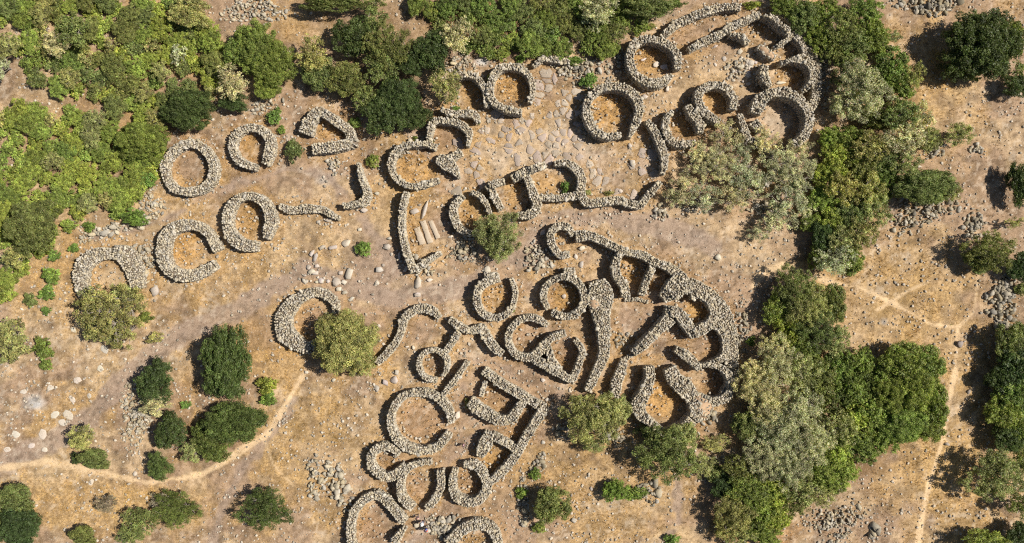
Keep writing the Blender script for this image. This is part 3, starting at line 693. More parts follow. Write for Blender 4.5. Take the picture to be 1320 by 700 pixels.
# ------------------------------------------------------------------ rubble heaps (each heap one thing)
for hi, (cx, cy, rx, ry, ang, sz, cnt, lab, ref) in enumerate(HEAPS):
    rng = np.random.default_rng(500 + hi)
    x0, y0 = G(cx, cy); a = rng.uniform(0, 2 * PI, cnt); rr = rng.random(cnt) ** .62 * (1 + .25 * np.sin(a * 3 + hi)); t = math.radians(ang)
    lx = np.cos(a) * rr * rx / 10; ly = np.sin(a) * rr * ry / 10
    x = x0 + lx * math.cos(t) - ly * math.sin(t); y = y0 + lx * math.sin(t) + ly * math.cos(t)
    r = sz * np.clip(rng.lognormal(-.12, .38, cnt), .4, 2.2)
    hz = np.clip(1 - rr, 0, 1) * min(.35, min(rx, ry) / 40) * rng.random(cnt)
    V, q, ng = stones(np.stack([x - x0, y - y0, ground_z(x, y) + r * .2 + hz], -1), r * rng.uniform(.9, 1.5, cnt), r * rng.uniform(.7, 1, cnt), r * rng.uniform(.5, .9, cnt), rng.uniform(0, PI, cnt), rng, 6, tilt=.4)
    dark = 'dark' in lab
    tn = stone_tones(cnt, rng, 6, 1.2, .20 if dark else .26, .46 if dark else .56)
    o = link('rubble_heap', mesh_np('rubble_heap', V, [q, ng], M_STONE, tn), None, (x0, y0, 0))
    tag(o, lab, 'rubble', 'heaps of loose rubble')
    if ref: REFS.append((ref, x0, y0))

# ------------------------------------------------------------------ boulders and slabs
def stone_proto(seed, n, flat):
    rng = np.random.default_rng(seed)
    V, q, ng = stones(np.zeros((1, 3)), np.ones(1), np.ones(1) * rng.uniform(.6, .95), np.ones(1) * (.5 if not flat else 1), np.zeros(1), rng, n, tilt=.05 if flat else .3, jit=.2 if flat else .32)
    return mesh_np('boulder' if not flat else 'slab', V, [q, ng], M_ROCK)
M_ROCK = mat_stone('bare_rock', attr=False)
BP = [stone_proto(s, 5 + s % 3, False) for s in range(8)]; SP = [stone_proto(30 + s, 8, True) for s in range(10)]
def boulder(px, py, r, rz=None, asp=1.0, yaw=None, tone=None, flat=False, h=None):
    x, y = G(px, py); o = link('flat_slab' if flat else 'boulder', random.choice(SP if flat else BP))
    hz = h if h is not None else (random.uniform(.05, .09) if flat else .55 * r)
    o.scale = (r * asp, r / asp ** .5, hz if flat else hz * 1.6)
    o.rotation_euler = (0, 0, random.uniform(0, 2 * PI) if yaw is None else math.radians(yaw))
    o.location = (x, y, gz(x, y) + (.0 if flat else hz * .35))
    L = random.uniform(.42, .62) if tone is None else tone
    if not flat: r *= .85
    o.color = (L, L * random.uniform(.83, .9), L * random.uniform(.66, .76), 1)
    tw = 'pale' if L > .49 else ('dark' if L < .42 else 'grey-brown')
    sw = ('broad' if r > .7 else 'small') if flat else ('large' if r > .42 else 'small')
    if flat: pend(o, f'{tw} {sw} flat stone slab set in the ground', 'slab', 'flat slabs set in the ground', x, y)
    else: pend(o, f'{tw} {sw} boulder lying on the dry ground', 'boulder', 'boulders lying about the site', x, y)
    return o
B8 = lambda x, y: (380 + x / 4.117, 230 + y / 4.117)
for (x, y, r, asp, yaw) in [(272,343,.55,1.2,20),(205,365,.45,1.5,10),(145,368,.4,1.3,30),(112,418,.5,1.6,70),(92,400,.4,1.3,60),(118,465,.35,1,0),(112,500,.4,1.2,0),(288,505,.7,1.2,70),
    (222,547,.5,1.1,0),(178,545,.35,1,0),(62,545,.3,1,0),(55,515,.3,1,0),(140,540,.4,1,0),(245,500,.35,1,0),(120,550,.3,1,0),(75,470,.35,1,0),(185,222,.5,1.2,10),(128,230,.3,1,0),
    (368,170,.5,1,0),(395,120,.45,1.8,80),(436,80,.35,1,0),(503,318,.4,1,0),(555,412,.4,1.4,80),(590,480,.4,1.5,60),(652,555,.6,1.5,80),(652,615,.45,1.1,0),(715,540,.4,1,0),(635,175,.6,1,0),(690,170,.6,2.0,70),
    (447,485,.55,1,0),(492,362,.6,1.1,0),(470,460,.3,1,0),(265,605,.4,1,0),(300,640,.4,1.2,30),(236,585,.4,1,0),(437,555,.35,1,0),(345,270,.3,1,0)]:
    boulder(*B8(x, y), r, None, asp, yaw)
J8 = lambda x, y: (340 + x / 4.375, 360 + y / 4.375)
for (x, y, r) in [(640,612,.5),(685,582,.5),(735,567,.55),(752,525,.4),(808,380,.3),(845,385,.35),(868,330,.25),(615,285,.35),(410,12,.6),(230,10,.5),(330,12,.4),(455,15,.4),(870,85,.4),(650,262,.3),(655,345,.3)]:
    boulder(*J8(x, y), r)
for (px, py, r, t) in [(200,375,.8,.5),(402,350,.5,None),(95,425,.4,.6),(160,430,.5,.6),(640,355,.4,.6),(628,347,.5,None),(750,320,.45,.6),(742,331,.4,.6),(749,341,.45,.55),(812,188,.35,None),
    (800,246,.35,.55),(815,210,.55,.55),(967,82,.5,.55),(860,115,.5,.6),(830,125,.5,.58),(925,332,.45,.6),(700,300,.5,.6),(880,500,.3,None),(740,670,.4,None),(762,630,.3,None),(700,570,.3,None),(590,535,.5,None),(582,530,.3,None),
    (1248,505,.35,.35),(1237,443,.5,.3),(1220,572,.4,.4),(1155,490,.3,None),(30,505,.4,.6),(65,500,.4,.6),(100,490,.4,.6),(70,535,.5,.6),(20,560,.5,.6),(55,560,.6,.62),(80,545,.5,.6),(8,580,.4,.6),(40,575,.4,.6),(115,510,.3,None),
    (130,475,.4,.6),(135,450,.5,.5),(93,515,.45,.6),(88,535,.6,.58),(175,610,.4,None),(117,622,.4,.6),(57,580,.35,.6),(725,402,.0,None),(727,382,.33,.55),(395,480,.3,.6),(430,490,.3,.5),(700,490,.35,.6),(705,515,.3,None)]:
    if r > 0: boulder(px, py, r * (1.25 if px < 140 else 1), tone=t, flat=px < 140)
# flat paving slabs between the huts
sl_rng = random.Random(3); placed = []
PAVE = [(600,172),(640,150),(690,130),(700,95),(745,100),(752,150),(790,190),(840,195),(845,240),(800,255),(755,225),(700,200),(650,210),(625,235),(590,250),(575,215),(590,190)]
def inside(px, py, poly):
    c = False; j = len(poly) - 1
    for i in range(len(poly)):
        (xi, yi), (xj, yj) = poly[i], poly[j]
        if (yi > py) != (yj > py) and px < (xj - xi) * (py - yi) / (yj - yi) + xi: c = not c
        j = i
    return c
def clip(poly, mx, my, nx_, ny_):
    out = []
    for i in range(len(poly)):
        (ax, ay), (bx, by) = poly[i], poly[(i + 1) % len(poly)]
        da = (ax - mx) * nx_ + (ay - my) * ny_; db = (bx - mx) * nx_ + (by - my) * ny_
        if da <= 0: out.append((ax, ay))
        if da * db < 0: t = da / (da - db); out.append((ax + (bx - ax) * t, ay + (by - ay) * t))
    return out
seeds = []
for _ in range(30000):
    px, py = sl_rng.uniform(565, 855), sl_rng.uniform(85, 262)
    if inside(px, py, PAVE) and all(math.hypot(px - a, py - b) > sl_rng.uniform(4.0, 17) for a, b in seeds): seeds.append((px, py))
for si, (px, py) in enumerate(seeds):
    poly = [(px - 11, py - 11), (px + 11, py - 11), (px + 11, py + 11), (px - 11, py + 11)]
    poly = clip(poly, px + 9, py + 5, .87, .5); poly = clip(poly, px - 8, py + 8, -.7, .7); poly = clip(poly, px + 7, py - 8, .7, -.7)
    for (qx, qy) in seeds:
        dx, dy = qx - px, qy - py; d_ = math.hypot(dx, dy)
        if 0 < d_ < 34:
            k = .5 - .45 / d_
            poly = clip(poly, px + dx * k, py + dy * k, dx / d_, dy / d_)
            if len(poly) < 3: break
    if len(poly) < 3: continue
    x, y = G(px, py); i = int((x - gx[0]) / step); j = int((y - gy[0]) / step)
    if wd[j, i] < .25 or (px > 755 and sl_rng.random() < .6) or sl_rng.random() < .33: continue
    # rough, broken outline
    ring = []
    for k in range(len(poly)):
        (ax, ay), (bx, by) = poly[k], poly[(k + 1) % len(poly)]
        m = max(1, int(math.hypot(bx - ax, by - ay) / 2.5))
        for q in range(m):
            t = q / m; cxx, cyy = ax + (bx - ax) * t, ay + (by - ay) * t
            sh_ = sl_rng.uniform(.74, 1.03) if q else sl_rng.uniform(.74, .9)
            gx_, gy_ = G(px + (cxx - px) * sh_, py + (cyy - py) * sh_); ring.append((gx_ - x, gy_ - y))
    ring = ring[::-1]; m = len(ring); top = sl_rng.uniform(.0, .05); tx_, ty_ = sl_rng.uniform(-.03, .03), sl_rng.uniform(-.03, .03)
    if m < 4: continue
    vv = [(a, b, -.25) for a, b in ring] + [(a * .99, b * .99, top + .03 + a * tx_ + b * ty_ - .03) for a, b in ring] + [(a * .88, b * .88, top + .03 + a * tx_ + b * ty_) for a, b in ring] + [(0, 0, top + .035)]
    ff = [(k, (k + 1) % m, m + (k + 1) % m, m + k) for k in range(m)] + [(m + k, m + (k + 1) % m, 2 * m + (k + 1) % m, 2 * m + k) for k in range(m)]
    ft = [(2 * m + k, 2 * m + (k + 1) % m, 3 * m) for k in range(m)]
    o = link('flat_slab', mesh_np('slab', np.array(vv), [np.array(ff), np.array(ft)], M_ROCK), None, (x, y, float(ground_z(np.array([x + a for a, b in ring]), np.array([y + b for a, b in ring])).max()) + .0))
    L = sl_rng.choice([.46, .42, .50, .38, .44, .41]) if sl_rng.random() < (.6 if px < 665 else .9) else sl_rng.choice([.34, .38]); o.color = (L, L * sl_rng.uniform(.78, .82), L * sl_rng.uniform(.60, .66), 1)
    tw = 'pale' if L > .45 else ('dark' if L < .39 else 'grey-brown'); ar = abs(sum(ring[k][0] * ring[(k + 1) % m][1] - ring[(k + 1) % m][0] * ring[k][1] for k in range(m))) / 2
    pend(o, f'{tw} {"broad" if ar > 1.3 else "small"} flat stone slab set in the ground', 'slab', 'flat slabs set in the ground', x, y)
for (px, py, l, w_, yaw, lab) in [(541,304,1.15,.42,-70,'rough-edged long pale slab, nearest the long bent wall'),(550,299,1.55,.40,-70,'longest pale slab, middle one of three lying side by side'),(560,296,1.25,.33,-66,'narrow pale slab lying farthest from the long bent wall')]:
    x, y = G(px, py); r_ = random.Random(px); ring = []
    for (a_, b_, c_, d_) in ((-1, -1, 1, -1), (1, -1, 1, 1), (1, 1, -1, 1), (-1, 1, -1, -1)):
        m_ = 7 if b_ == d_ else 2
        for q in range(m_): ring.append((l * (a_ + (c_ - a_) * q / m_) * r_.uniform(.95, 1.03), w_ * (b_ + (d_ - b_) * q / m_) * r_.uniform(.8, 1.05)))
    m = len(ring); vv = [(a_, b_, -.2) for a_, b_ in ring] + [(a_, b_, .13) for a_, b_ in ring] + [(a_ * .95, b_ * .9, .17) for a_, b_ in ring] + [(0, 0, .175)]
    ff = [(k, (k + 1) % m, m + (k + 1) % m, m + k) for k in range(m)] + [(m + k, m + (k + 1) % m, 2 * m + (k + 1) % m, 2 * m + k) for k in range(m)]
    o = link('flat_slab', mesh_np('slab', np.array(vv), [np.array(ff), np.array([(2 * m + k, 2 * m + (k + 1) % m, 3 * m) for k in range(m)])], M_ROCK), None, (x, y, gz(x, y)))
    o.rotation_euler = (0, 0, math.radians(yaw)); o.color = (.52, .42, .31, 1); tag(o, lab, 'slab', 'long slabs inside the bent wall')
for (px, py, r, asp) in [(846,83,.5,1.0),(856,86,.48,1.25),(829,77,.3,1.4)]:
    boulder(px, py, r, asp=asp, tone=.66, flat=True, h=.16, yaw=20)
o = boulder(1006, 107, 1, tone=.68, flat=True); o.scale = (.75, .25, .25); o.rotation_euler = (0, 0, .1)
for k in range(26):
    px, py = sl_rng.uniform(920, 985), sl_rng.uniform(60, 110)
    x, y = G(px, py); i = int((x - gx[0]) / step); j = int((y - gy[0]) / step)
    if wd[j, i] > .4: boulder(px, py, sl_rng.uniform(.2, .45), tone=sl_rng.uniform(.4, .65), flat=k % 2 == 0, h=.15)

# ------------------------------------------------------------------ foliage
def leaf_mesh(name, puffs, per, size, rng, spread=.55, flat=.35):
    """puffs: (x,y,z,r,tone) ; leaves as small rhombic quads on and in every puff"""
    Vs, Ts = [], []
    for (x, y, z, r, tn) in puffs:
        n = max(6, int(per * (r / .4) ** 2))
        d = rng.normal(size=(n, 3)); d[:, 2] = np.abs(d[:, 2]) * 1.0 - .35 * rng.random(n)
        d /= np.linalg.norm(d, axis=1)[:, None]
        rad = r * (1 - spread * rng.random(n) ** 2)
        p = np.array((x, y, z)) + d * rad[:, None] * np.array((1, 1, .85))
        nn = d + rng.normal(0, flat, (n, 3)); nn /= np.linalg.norm(nn, axis=1)[:, None]
        t = np.cross(nn, rng.normal(size=(n, 3))); t /= np.linalg.norm(t, axis=1)[:, None] + 1e-9
        b = np.cross(nn, t); s = size * rng.uniform(.7, 1.3, (n, 1))
        Vs.append(np.stack([p + t * s, p + b * s * .55, p - t * s, p - b * s * .55], 1).reshape(-1, 3))
        Ts.append(np.repeat(tn * rng.uniform(.72, 1.3, (n, 1)) * np.array((1, 1, 1)) * (1 + rng.normal(0, .07, (n, 3))), 4, 0))
    V = np.concatenate(Vs); T = np.clip(np.concatenate(Ts), .05, 2.5)
    Fq = np.arange(len(V)).reshape(-1, 4)
    return mesh_np(name, V, [Fq], M_LEAF, T)
def tubes(name, segs, mat, n=6):
    V, F_ = [], []
    for (p0, p1, r0, r1) in segs:
        p0, p1 = Vector(p0), Vector(p1); d = (p1 - p0).normalized(); u = d.orthogonal().normalized(); v = d.cross(u)
        b = len(V)
        for p, r in ((p0, r0), (p1, r1)):
            for i in range(n):
                a = 2 * PI * i / n; V.append(tuple(p + (u * math.cos(a) + v * math.sin(a)) * r))
        for i in range(n): F_.append((b + i, b + (i + 1) % n, b + n + (i + 1) % n, b + n + i))
    return mesh_np(name, np.array(V), [np.array(F_)], mat)
def plant_proto(style, R, seed):
    rng = np.random.default_rng(seed); Hh = {'olive': 1.0, 'wispy': .9, 'dense': .95, 'scrub': .75}[style] * R + (.9 if R > 1.5 else .25)
    if style in ('olive', 'wispy'): Hh += .5
    lobes = []
    nl = max(3, int({'olive': 9, 'wispy': 8, 'dense': 17, 'scrub': 12}[style] * (R / 3) ** .7 + 2))
    for k in range(nl):
        a = 2.4 * k + rng.uniform(-.4, .4); rr = (0 if k == 0 else math.sqrt((k + .3) / nl)) * R * {'olive': .70, 'wispy': .74, 'dense': .68, 'scrub': .68}[style]
        lr = R * {'olive': .34, 'wispy': .34, 'dense': .32, 'scrub': .32}[style] * rng.uniform(.8, 1.2)
        lz = Hh - lr - (rr / R) ** 2 * R * .5 + rng.uniform(-.1, .1) * R
        lobes.append((math.cos(a) * rr, math.sin(a) * rr, max(lr * .45, lz), lr))
    puffs, limbs = [], []
    th = .55 if R > 1.5 else .2
    base = (0, 0, -.1); fork = (rng.uniform(-.1, .1), rng.uniform(-.1, .1), th)
    tr = .055 * R
    limbs.append((base, fork, tr * 1.3, tr))
    pr = {'olive': .34, 'wispy': .34, 'dense': .34, 'scrub': .27}[style] * (R / 3) ** .35
    for (x, y, z, r) in lobes:
        mid = (x * .5, y * .5, th + (z - th) * .45); limbs.append((fork, mid, tr * .7, tr * .4)); limbs.append((mid, (x, y, z), tr * .4, tr * .2))
        ltone = rng.uniform(.75, 1.25)
        m = max(5, int({'olive': 2.1, 'wispy': 1.3, 'dense': 3.3, 'scrub': 3.0}[style] * (r / pr) ** 2))
        for _ in range(m):
            d = rng.normal(size=3); d[2] = abs(d[2]) * .9 - .25; d /= np.linalg.norm(d)
            q = np.array((x, y, z)) + d * r * rng.uniform(.62, 1.16)
            if q[2] < .12: q[2] = .12
            puffs.append((q[0], q[1], q[2], pr * rng.uniform(.55, 1.35), np.array((1, 1, 1)) * ltone * rng.uniform(.6, 1.4)))
            if (style == 'olive' and rng.random() < .3) or (style == 'wispy' and rng.random() < .7): limbs.append(((x, y, z), tuple(q * np.array((1, 1, .98))), tr * .16, tr * .07))
    per = {'olive': 70, 'wispy': 78, 'dense': 95, 'scrub': 88}[style]
    size = {'olive': .095, 'wispy': .09, 'dense': .09, 'scrub': .095}[style]
    cr = leaf_mesh('crown', puffs, per, size, rng, spread={'olive': .9, 'wispy': .95, 'dense': .6, 'scrub': .7}[style], flat={'olive': .8, 'wispy': .9, 'dense': .6, 'scrub': .75}[style])
    tk = tubes('trunk', limbs, M_BARK)
    return (cr, tk, R, Hh)
PROTOS = {}
for style in ('olive', 'wispy', 'dense', 'scrub'):
    for R in (1.0, 2.2, 3.8):
        PROTOS[(style, R)] = [plant_proto(style, R, 900 + int(R * 10) + 7 * k + len(style) * 31) for k in range(3)]
TONES = {'deep': ((.098, .122, .030), 'deep green'), 'bright': ((.235, .27, .055), 'bright yellow-green'), 'green': ((.16, .195, .042), 'fresh green'), 'mid': ((.15, .165, .048), 'mid green'),
         'dark': ((.062, .085, .024), 'dark green'), 'olive': ((.36, .335, .185), 'grey-green'), 'oliveg': ((.26, .25, .088), 'olive-green'),
         'dry': ((.21, .17, .11), 'half-dry brownish'), 'lime': ((.15, .215, .045), 'vivid green')}
def plant(px, py, rx, ry=None, style='dense', tone='mid', noun=None, label=None, ref=None, hf=1.0, grp='bushes and trees around the village'):
    ry = ry or rx; r = (rx + ry) / 20.0
    R = min((1.0, 2.2, 3.8), key=lambda q: abs(math.log(q / r)))
    cr, tk, R0, Hh = random.choice(PROTOS[(style, R)])
    sz = (r / R0) ** .85 * hf * .88
    hmid = Hh * sz * .6
    x, y = G(px, py, hmid)
    big = r > 1.3
    root = empty('olive_tree' if style in ('olive', 'wispy') and big else ('bush' if r > .6 else 'weed'), (x, y, gz(x, y)))
    e = 1.04
    root.scale = (rx / 10 / R0 * e, ry / 10 / R0 * e, sz)
    if abs(rx - ry) / max(rx, ry) < .15: root.rotation_euler = (0, 0, random.uniform(0, 2 * PI))
    elif random.random() < .5: root.rotation_euler = (0, 0, PI)
    a = link('crown' if big else 'foliage', cr, root); b = link('trunk' if big else 'stem', tk, root)
    c, word = TONES[tone]; f = random.uniform(1.2, 1.55); w = random.uniform(-.08, .08)
    a.color = (c[0] * f * (1 + w), c[1] * f, c[2] * f * (1 - w), 1)
    szw = 'huge' if r > 4.2 else 'large' if r > 3.0 else 'medium' if r > 1.8 else 'small' if r > .8 else 'tiny'
    kindw = {'olive': 'feathery olive', 'wispy': 'thin see-through olive', 'dense': 'dense round bush', 'scrub': 'low scrub bush'}[style]
    if label:
        tag(root, label, 'tree' if big and style != 'scrub' else 'bush', grp)
        if ref: REFS.append((ref, x, y))
    else:
        pend(root, f'{szw} {word} {kindw}', 'tree' if style in ('olive', 'wispy') and big else ('bush' if r > .6 else 'weed'), grp, x, y)
    return root
T = plant
# single, well seen plants
T(145,402,46,44,'wispy','oliveg',label='spreading grey-green olive with bare pale branches over the crumbling half-ring hut', ref='the spreading olive with bare branches')
T(188,408,9,9,'dense','green'); T(125,385,24,20,'olive','oliveg'); T(160,382,22,18,'olive','oliveg'); T(128,425,22,18,'olive','oliveg'); T(155,432,20,16,'olive','oliveg'); T(200,436,12,8,'wispy','oliveg')
T(292,468,33,49,'dense','deep',label='tall oval dense green bush standing alone on orange earth', ref='the tall oval bush')
T(203,492,27,26,'dense','dark'); T(205,522,24,14,'olive','olive'); T(222,554,24,22,'dense','dark'); T(302,545,42,28,'dense','deep',label='broad dark bush where the trail bends, largest of its clump', ref='the broad bush at the trail bend')
T(276,574,26,20,'dense','deep'); T(262,556,16,14,'dense','deep'); T(250,580,18,16,'olive','oliveg'); T(208,600,18,17,'dense','deep',label='small neat dome-shaped bush beside the thin trail', ref='the neat dome bush')
T(110,562,20,20,'olive','oliveg'); T(122,591,22,14,'dense','mid'); T(100,590,9,8,'dense','dark')
T(20,438,28,26,'olive','oliveg'); T(56,448,15,14,'dense','green'); T(60,470,10,8,'scrub','green'); T(12,460,14,12,'olive','oliveg')
T(20,642,26,20,'dense','mid'); T(22,677,30,28,'dense','dark'); T(-4,660,14,20,'dense','mid')
T(345,655,40,28,'olive','deep',label='wide dark feathery olive standing alone near the bottom edge', ref='the lone dark olive', hf=.8)
T(140,648,18,14,'olive','dry',hf=.6); T(178,676,28,24,'olive','mid',hf=.6); T(228,655,34,24,'olive','deep',hf=.6); T(108,690,18,14,'dense','mid'); T(165,690,20,12,'olive','mid',hf=.6); T(205,645,16,14,'olive','dry',hf=.5)
T(344,497,16,12,'scrub','bright'); T(346,514,12,10,'scrub','lime'); T(240,522,8,6,'scrub','lime')
T(447,442,42,43,'dense','oliveg',label='big bushy olive with a clumpy bright crown touching the kidney-shaped hut', ref='the big bushy olive')
T(469,320,12,11,'scrub','lime'); T(380,194,14,14,'dense','mid'); T(354,151,12,12,'scrub','lime'); T(363,168,7,6,'scrub','lime'); T(481,207,10,10,'scrub','green'); T(457,158,10,8,'scrub','green')
T(643,300,34,32,'olive','oliveg',label='round olive tree in the middle of the site beside the two-armed hut', ref='the central olive'); T(640,316,20,18,'dense','oliveg')
T(38,386,10,9,'dense','mid'); T(60,378,12,10,'scrub','lime'); T(66,355,12,14,'scrub','lime'); T(90,290,14,9,'scrub','bright'); T(115,292,10,7,'scrub','lime'); T(175,280,20,13,'scrub','lime'); T(150,270,16,12,'scrub','bright'); T(190,232,14,14,'scrub','lime'); T(60,400,8,6,'scrub','lime'); T(70,330,8,9,'scrub','lime'); T(95,320,8,6,'scrub','lime')
T(762,538,36,36,'olive','oliveg',label='yellow-green olive at the foot of the very thick wall', ref='the yellow-green olive'); T(785,530,24,28,'dense','oliveg'); T(770,570,20,14,'olive','oliveg'); T(800,520,12,10,'dense','oliveg')
T(860,585,42,34,'olive','mid',label='wide dark olive growing against the large bulging hut', ref='the dark olive by the bulging hut'); T(875,565,26,24,'dense','oliveg'); T(905,600,22,18,'olive','oliveg',hf=.6); T(925,570,20,14,'olive','oliveg',hf=.5); T(835,555,16,12,'dense','mid')
T(792,632,16,18,'scrub','lime',label='vivid low bush beside the neat pile of stones', ref='the vivid low bush'); T(818,636,18,10,'scrub','lime'); T(866,696,12,8,'scrub','lime')
T(712,650,24,28,'dense','mid',label='rounded dark bush behind the low tumbled wall', ref='the rounded dark bush'); T(690,612,10,8,'scrub','lime'); T(672,636,9,8,'scrub','lime'); T(695,680,10,8,'scrub','green')
T(968,440,7,7,'scrub','lime'); T(760,104,12,12,'scrub','lime'); T(820,98,6,7,'scrub','lime'); T(742,78,14,6,'scrub','lime'); T(671,76,8,6,'scrub','lime'); T(631,103,4,8,'scrub','bright'); T(728,242,6,10,'scrub','lime')
T(757,248,6,4,'scrub','oliveg'); T(785,249,8,3,'scrub','oliveg'); T(661,398,4,6,'scrub','lime'); T(588,140,6,4,'scrub','lime'); T(618,157,3,4,'scrub','oliveg'); T(555,184,4,4,'scrub','bright'); T(602,520,3,8,'scrub','oliveg'); T(840,34,8,4,'scrub','oliveg'); T(970,6,14,5,'scrub','bright'); T(870,5,14,6,'dense','green')
T(535,178,4,3,'scrub','green')
# the pale feathery grove
for a in [(935,172,26,20),(900,200,22,18),(925,215,32,26),(960,225,28,26),(985,185,22,22),(1015,215,36,30),(1030,195,20,20),(885,240,26,22),(905,255,30,20),(945,255,28,20),(970,240,22,24),(1010,262,28,26),(1000,285,28,22),(1025,240,24,22),(870,255,18,14),(955,195,20,16),(1038,270,18,18),(978,300,18,12)]:
    T(*a, 'wispy', 'olive', hf=.8)
# the strip right of the walled quarter
for a in [(1010,5,22,16,'scrub','green'),(1035,22,24,22,'scrub','mid'),(1062,12,26,18,'scrub','green'),(1058,45,24,22,'scrub','green'),(1085,35,24,24,'olive','mid'),(1115,15,26,20,'scrub','green'),(1100,55,26,24,'scrub','mid'),(1078,68,24,22,'scrub','mid'),
          (1125,45,22,24,'scrub','green'),(1090,95,22,22,'olive','mid'),(1110,118,38,40,'olive','olive'),(1090,130,22,18,'olive','olive'),(1150,85,26,24,'scrub','green'),(1160,112,22,24,'scrub','green'),(1135,65,14,14,'scrub','mid'),(1140,100,20,20,'scrub','green'),(1177,98,15,20,'olive','oliveg'),
          (1130,150,24,20,'scrub','mid'),(1155,150,28,22,'olive','mid'),(1178,148,20,20,'olive','olive'),(1192,160,14,14,'olive','olive'),(1165,180,30,22,'olive','olive'),(1198,180,18,16,'olive','oliveg'),(1230,175,22,18,'olive','oliveg'),
          (1192,240,42,24,'dense','mid'),(1222,248,16,14,'olive','oliveg'),(1165,215,24,18,'olive','oliveg'),(1070,180,18,16,'scrub','bright'),(1095,178,24,18,'scrub','green'),(1120,190,28,22,'olive','oliveg'),(1080,205,26,22,'scrub','bright'),(1065,225,22,20,'scrub','bright'),
          (1110,215,26,24,'scrub','mid'),(1140,205,24,22,'scrub','mid'),(1060,255,22,20,'scrub','bright'),(1085,245,26,24,'olive','oliveg'),(1115,245,26,24,'olive','oliveg'),(1075,280,24,20,'scrub','bright'),(1100,275,24,22,'dense','mid'),(1128,272,24,24,'olive','oliveg'),(1130,250,20,18,'scrub','green'),
          (1045,285,16,16,'scrub','green'),(1060,305,20,18,'dense','dark'),(1085,310,24,20,'olive','oliveg'),(1110,300,22,24,'olive','oliveg'),(1078,335,28,22,'olive','olive'),(1055,330,18,16,'scrub','green'),(1098,330,20,20,'scrub','green'),(1140,225,20,20,'scrub','green'),(1100,345,14,10,'scrub','green')]:
    T(*a)
T(1264,59,50,46,'dense','dark',label='huge dark round bush standing alone in the dry field', ref='the huge round bush'); T(1275,70,30,26,'olive','mid'); T(1238,85,22,18,'dense','green'); T(1300,50,18,26,'dense','green'); T(1250,90,20,14,'scrub','green')
T(1310,112,20,16,'dense','dark'); T(1312,90,14,12,'olive','mid'); T(1312,236,14,28,'dense','dark'); T(1151,48,11,9,'olive','oliveg'); T(1213,73,11,9,'olive','oliveg')
T(1273,325,36,26,'olive','mid',label='wind-blown feathery bush between the two dark stone heaps', ref='the wind-blown bush'); T(1262,335,20,18,'dense','mid'); T(1312,345,18,18,'dense','dark'); T(1306,288,14,8,'olive','oliveg'); T(1316,372,10,10,'dense','mid')
# the big thicket, lower right
for a in [(1022,372,32,28,'olive','mid'),(1040,395,32,28,'olive','oliveg'),(1005,398,24,26,'scrub','green'),(1020,425,26,24,'scrub','bright'),(1072,390,18,26,'dense','mid'),(1055,425,32,26,'olive','mid'),(1075,440,22,20,'olive','oliveg'),(1035,445,26,22,'scrub','green'),
          (1005,470,36,32,'olive','olive'),(975,495,30,32,'olive','olive'),(1030,485,28,28,'olive','oliveg'),(990,520,34,30,'olive','olive'),(1025,530,36,34,'olive','olive'),(1055,480,26,26,'scrub','mid'),(1080,470,24,22,'scrub','green'),(1060,515,26,26,'scrub','mid'),
          (1105,470,26,24,'scrub','green'),(1095,500,28,26,'scrub','green'),(1130,485,26,26,'scrub','green'),(1160,465,30,26,'dense','green'),(1190,468,26,24,'dense','green'),(1180,500,34,32,'dense','green'),(1200,520,20,30,'dense','green'),(1150,510,30,28,'dense','green'),(1165,545,34,26,'dense','green'),
          (1125,530,28,28,'scrub','bright'),(1190,550,24,20,'dense','green'),(1140,560,28,24,'scrub','green'),(1105,545,26,26,'scrub','bright'),(1075,550,28,26,'olive','oliveg'),(1000,560,36,30,'olive','olive'),(970,545,24,24,'dense','mid'),(1040,565,36,32,'olive','olive'),(1075,580,26,24,'scrub','bright'),
          (1110,575,28,22,'scrub','green'),(985,590,34,28,'olive','olive'),(1020,600,34,30,'olive','olive'),(1055,605,30,24,'scrub','green'),(1085,605,24,20,'scrub','bright'),(955,600,24,20,'olive','mid'),(965,630,30,22,'dense','green'),(1000,630,30,24,'scrub','bright'),(1035,630,28,20,'olive','oliveg'),(1060,640,18,14,'olive','oliveg'),
          (1070,622,22,16,'scrub','green'),(935,630,18,18,'dense','dark'),(945,665,30,28,'olive','oliveg'),(975,660,28,26,'scrub','green'),(1000,665,22,22,'scrub','bright'),(985,690,26,16,'scrub','green'),(955,690,24,16,'olive','oliveg'),(930,680,14,16,'olive','oliveg'),(1025,650,20,14,'olive','mid'),(920,610,14,14,'dense','mid'),(990,445,20,18,'olive','olive')]:
    T(*a)
for a in [(1300,440,26,24,'dense','mid'),(1310,470,26,26,'dense','dark'),(1290,490,22,22,'dense','dark'),(1310,510,26,26,'dense','green'),(1292,530,26,24,'dense','green'),(1315,545,20,24,'dense','green'),(1300,565,24,18,'dense','dark'),(1282,612,40,34,'olive','oliveg'),(1310,600,18,22,'olive','mid'),(1312,650,22,20,'olive','mid'),(1270,700,36,16,'dense','green'),(1310,690,20,20,'dense','dark')]:
    T(*a)
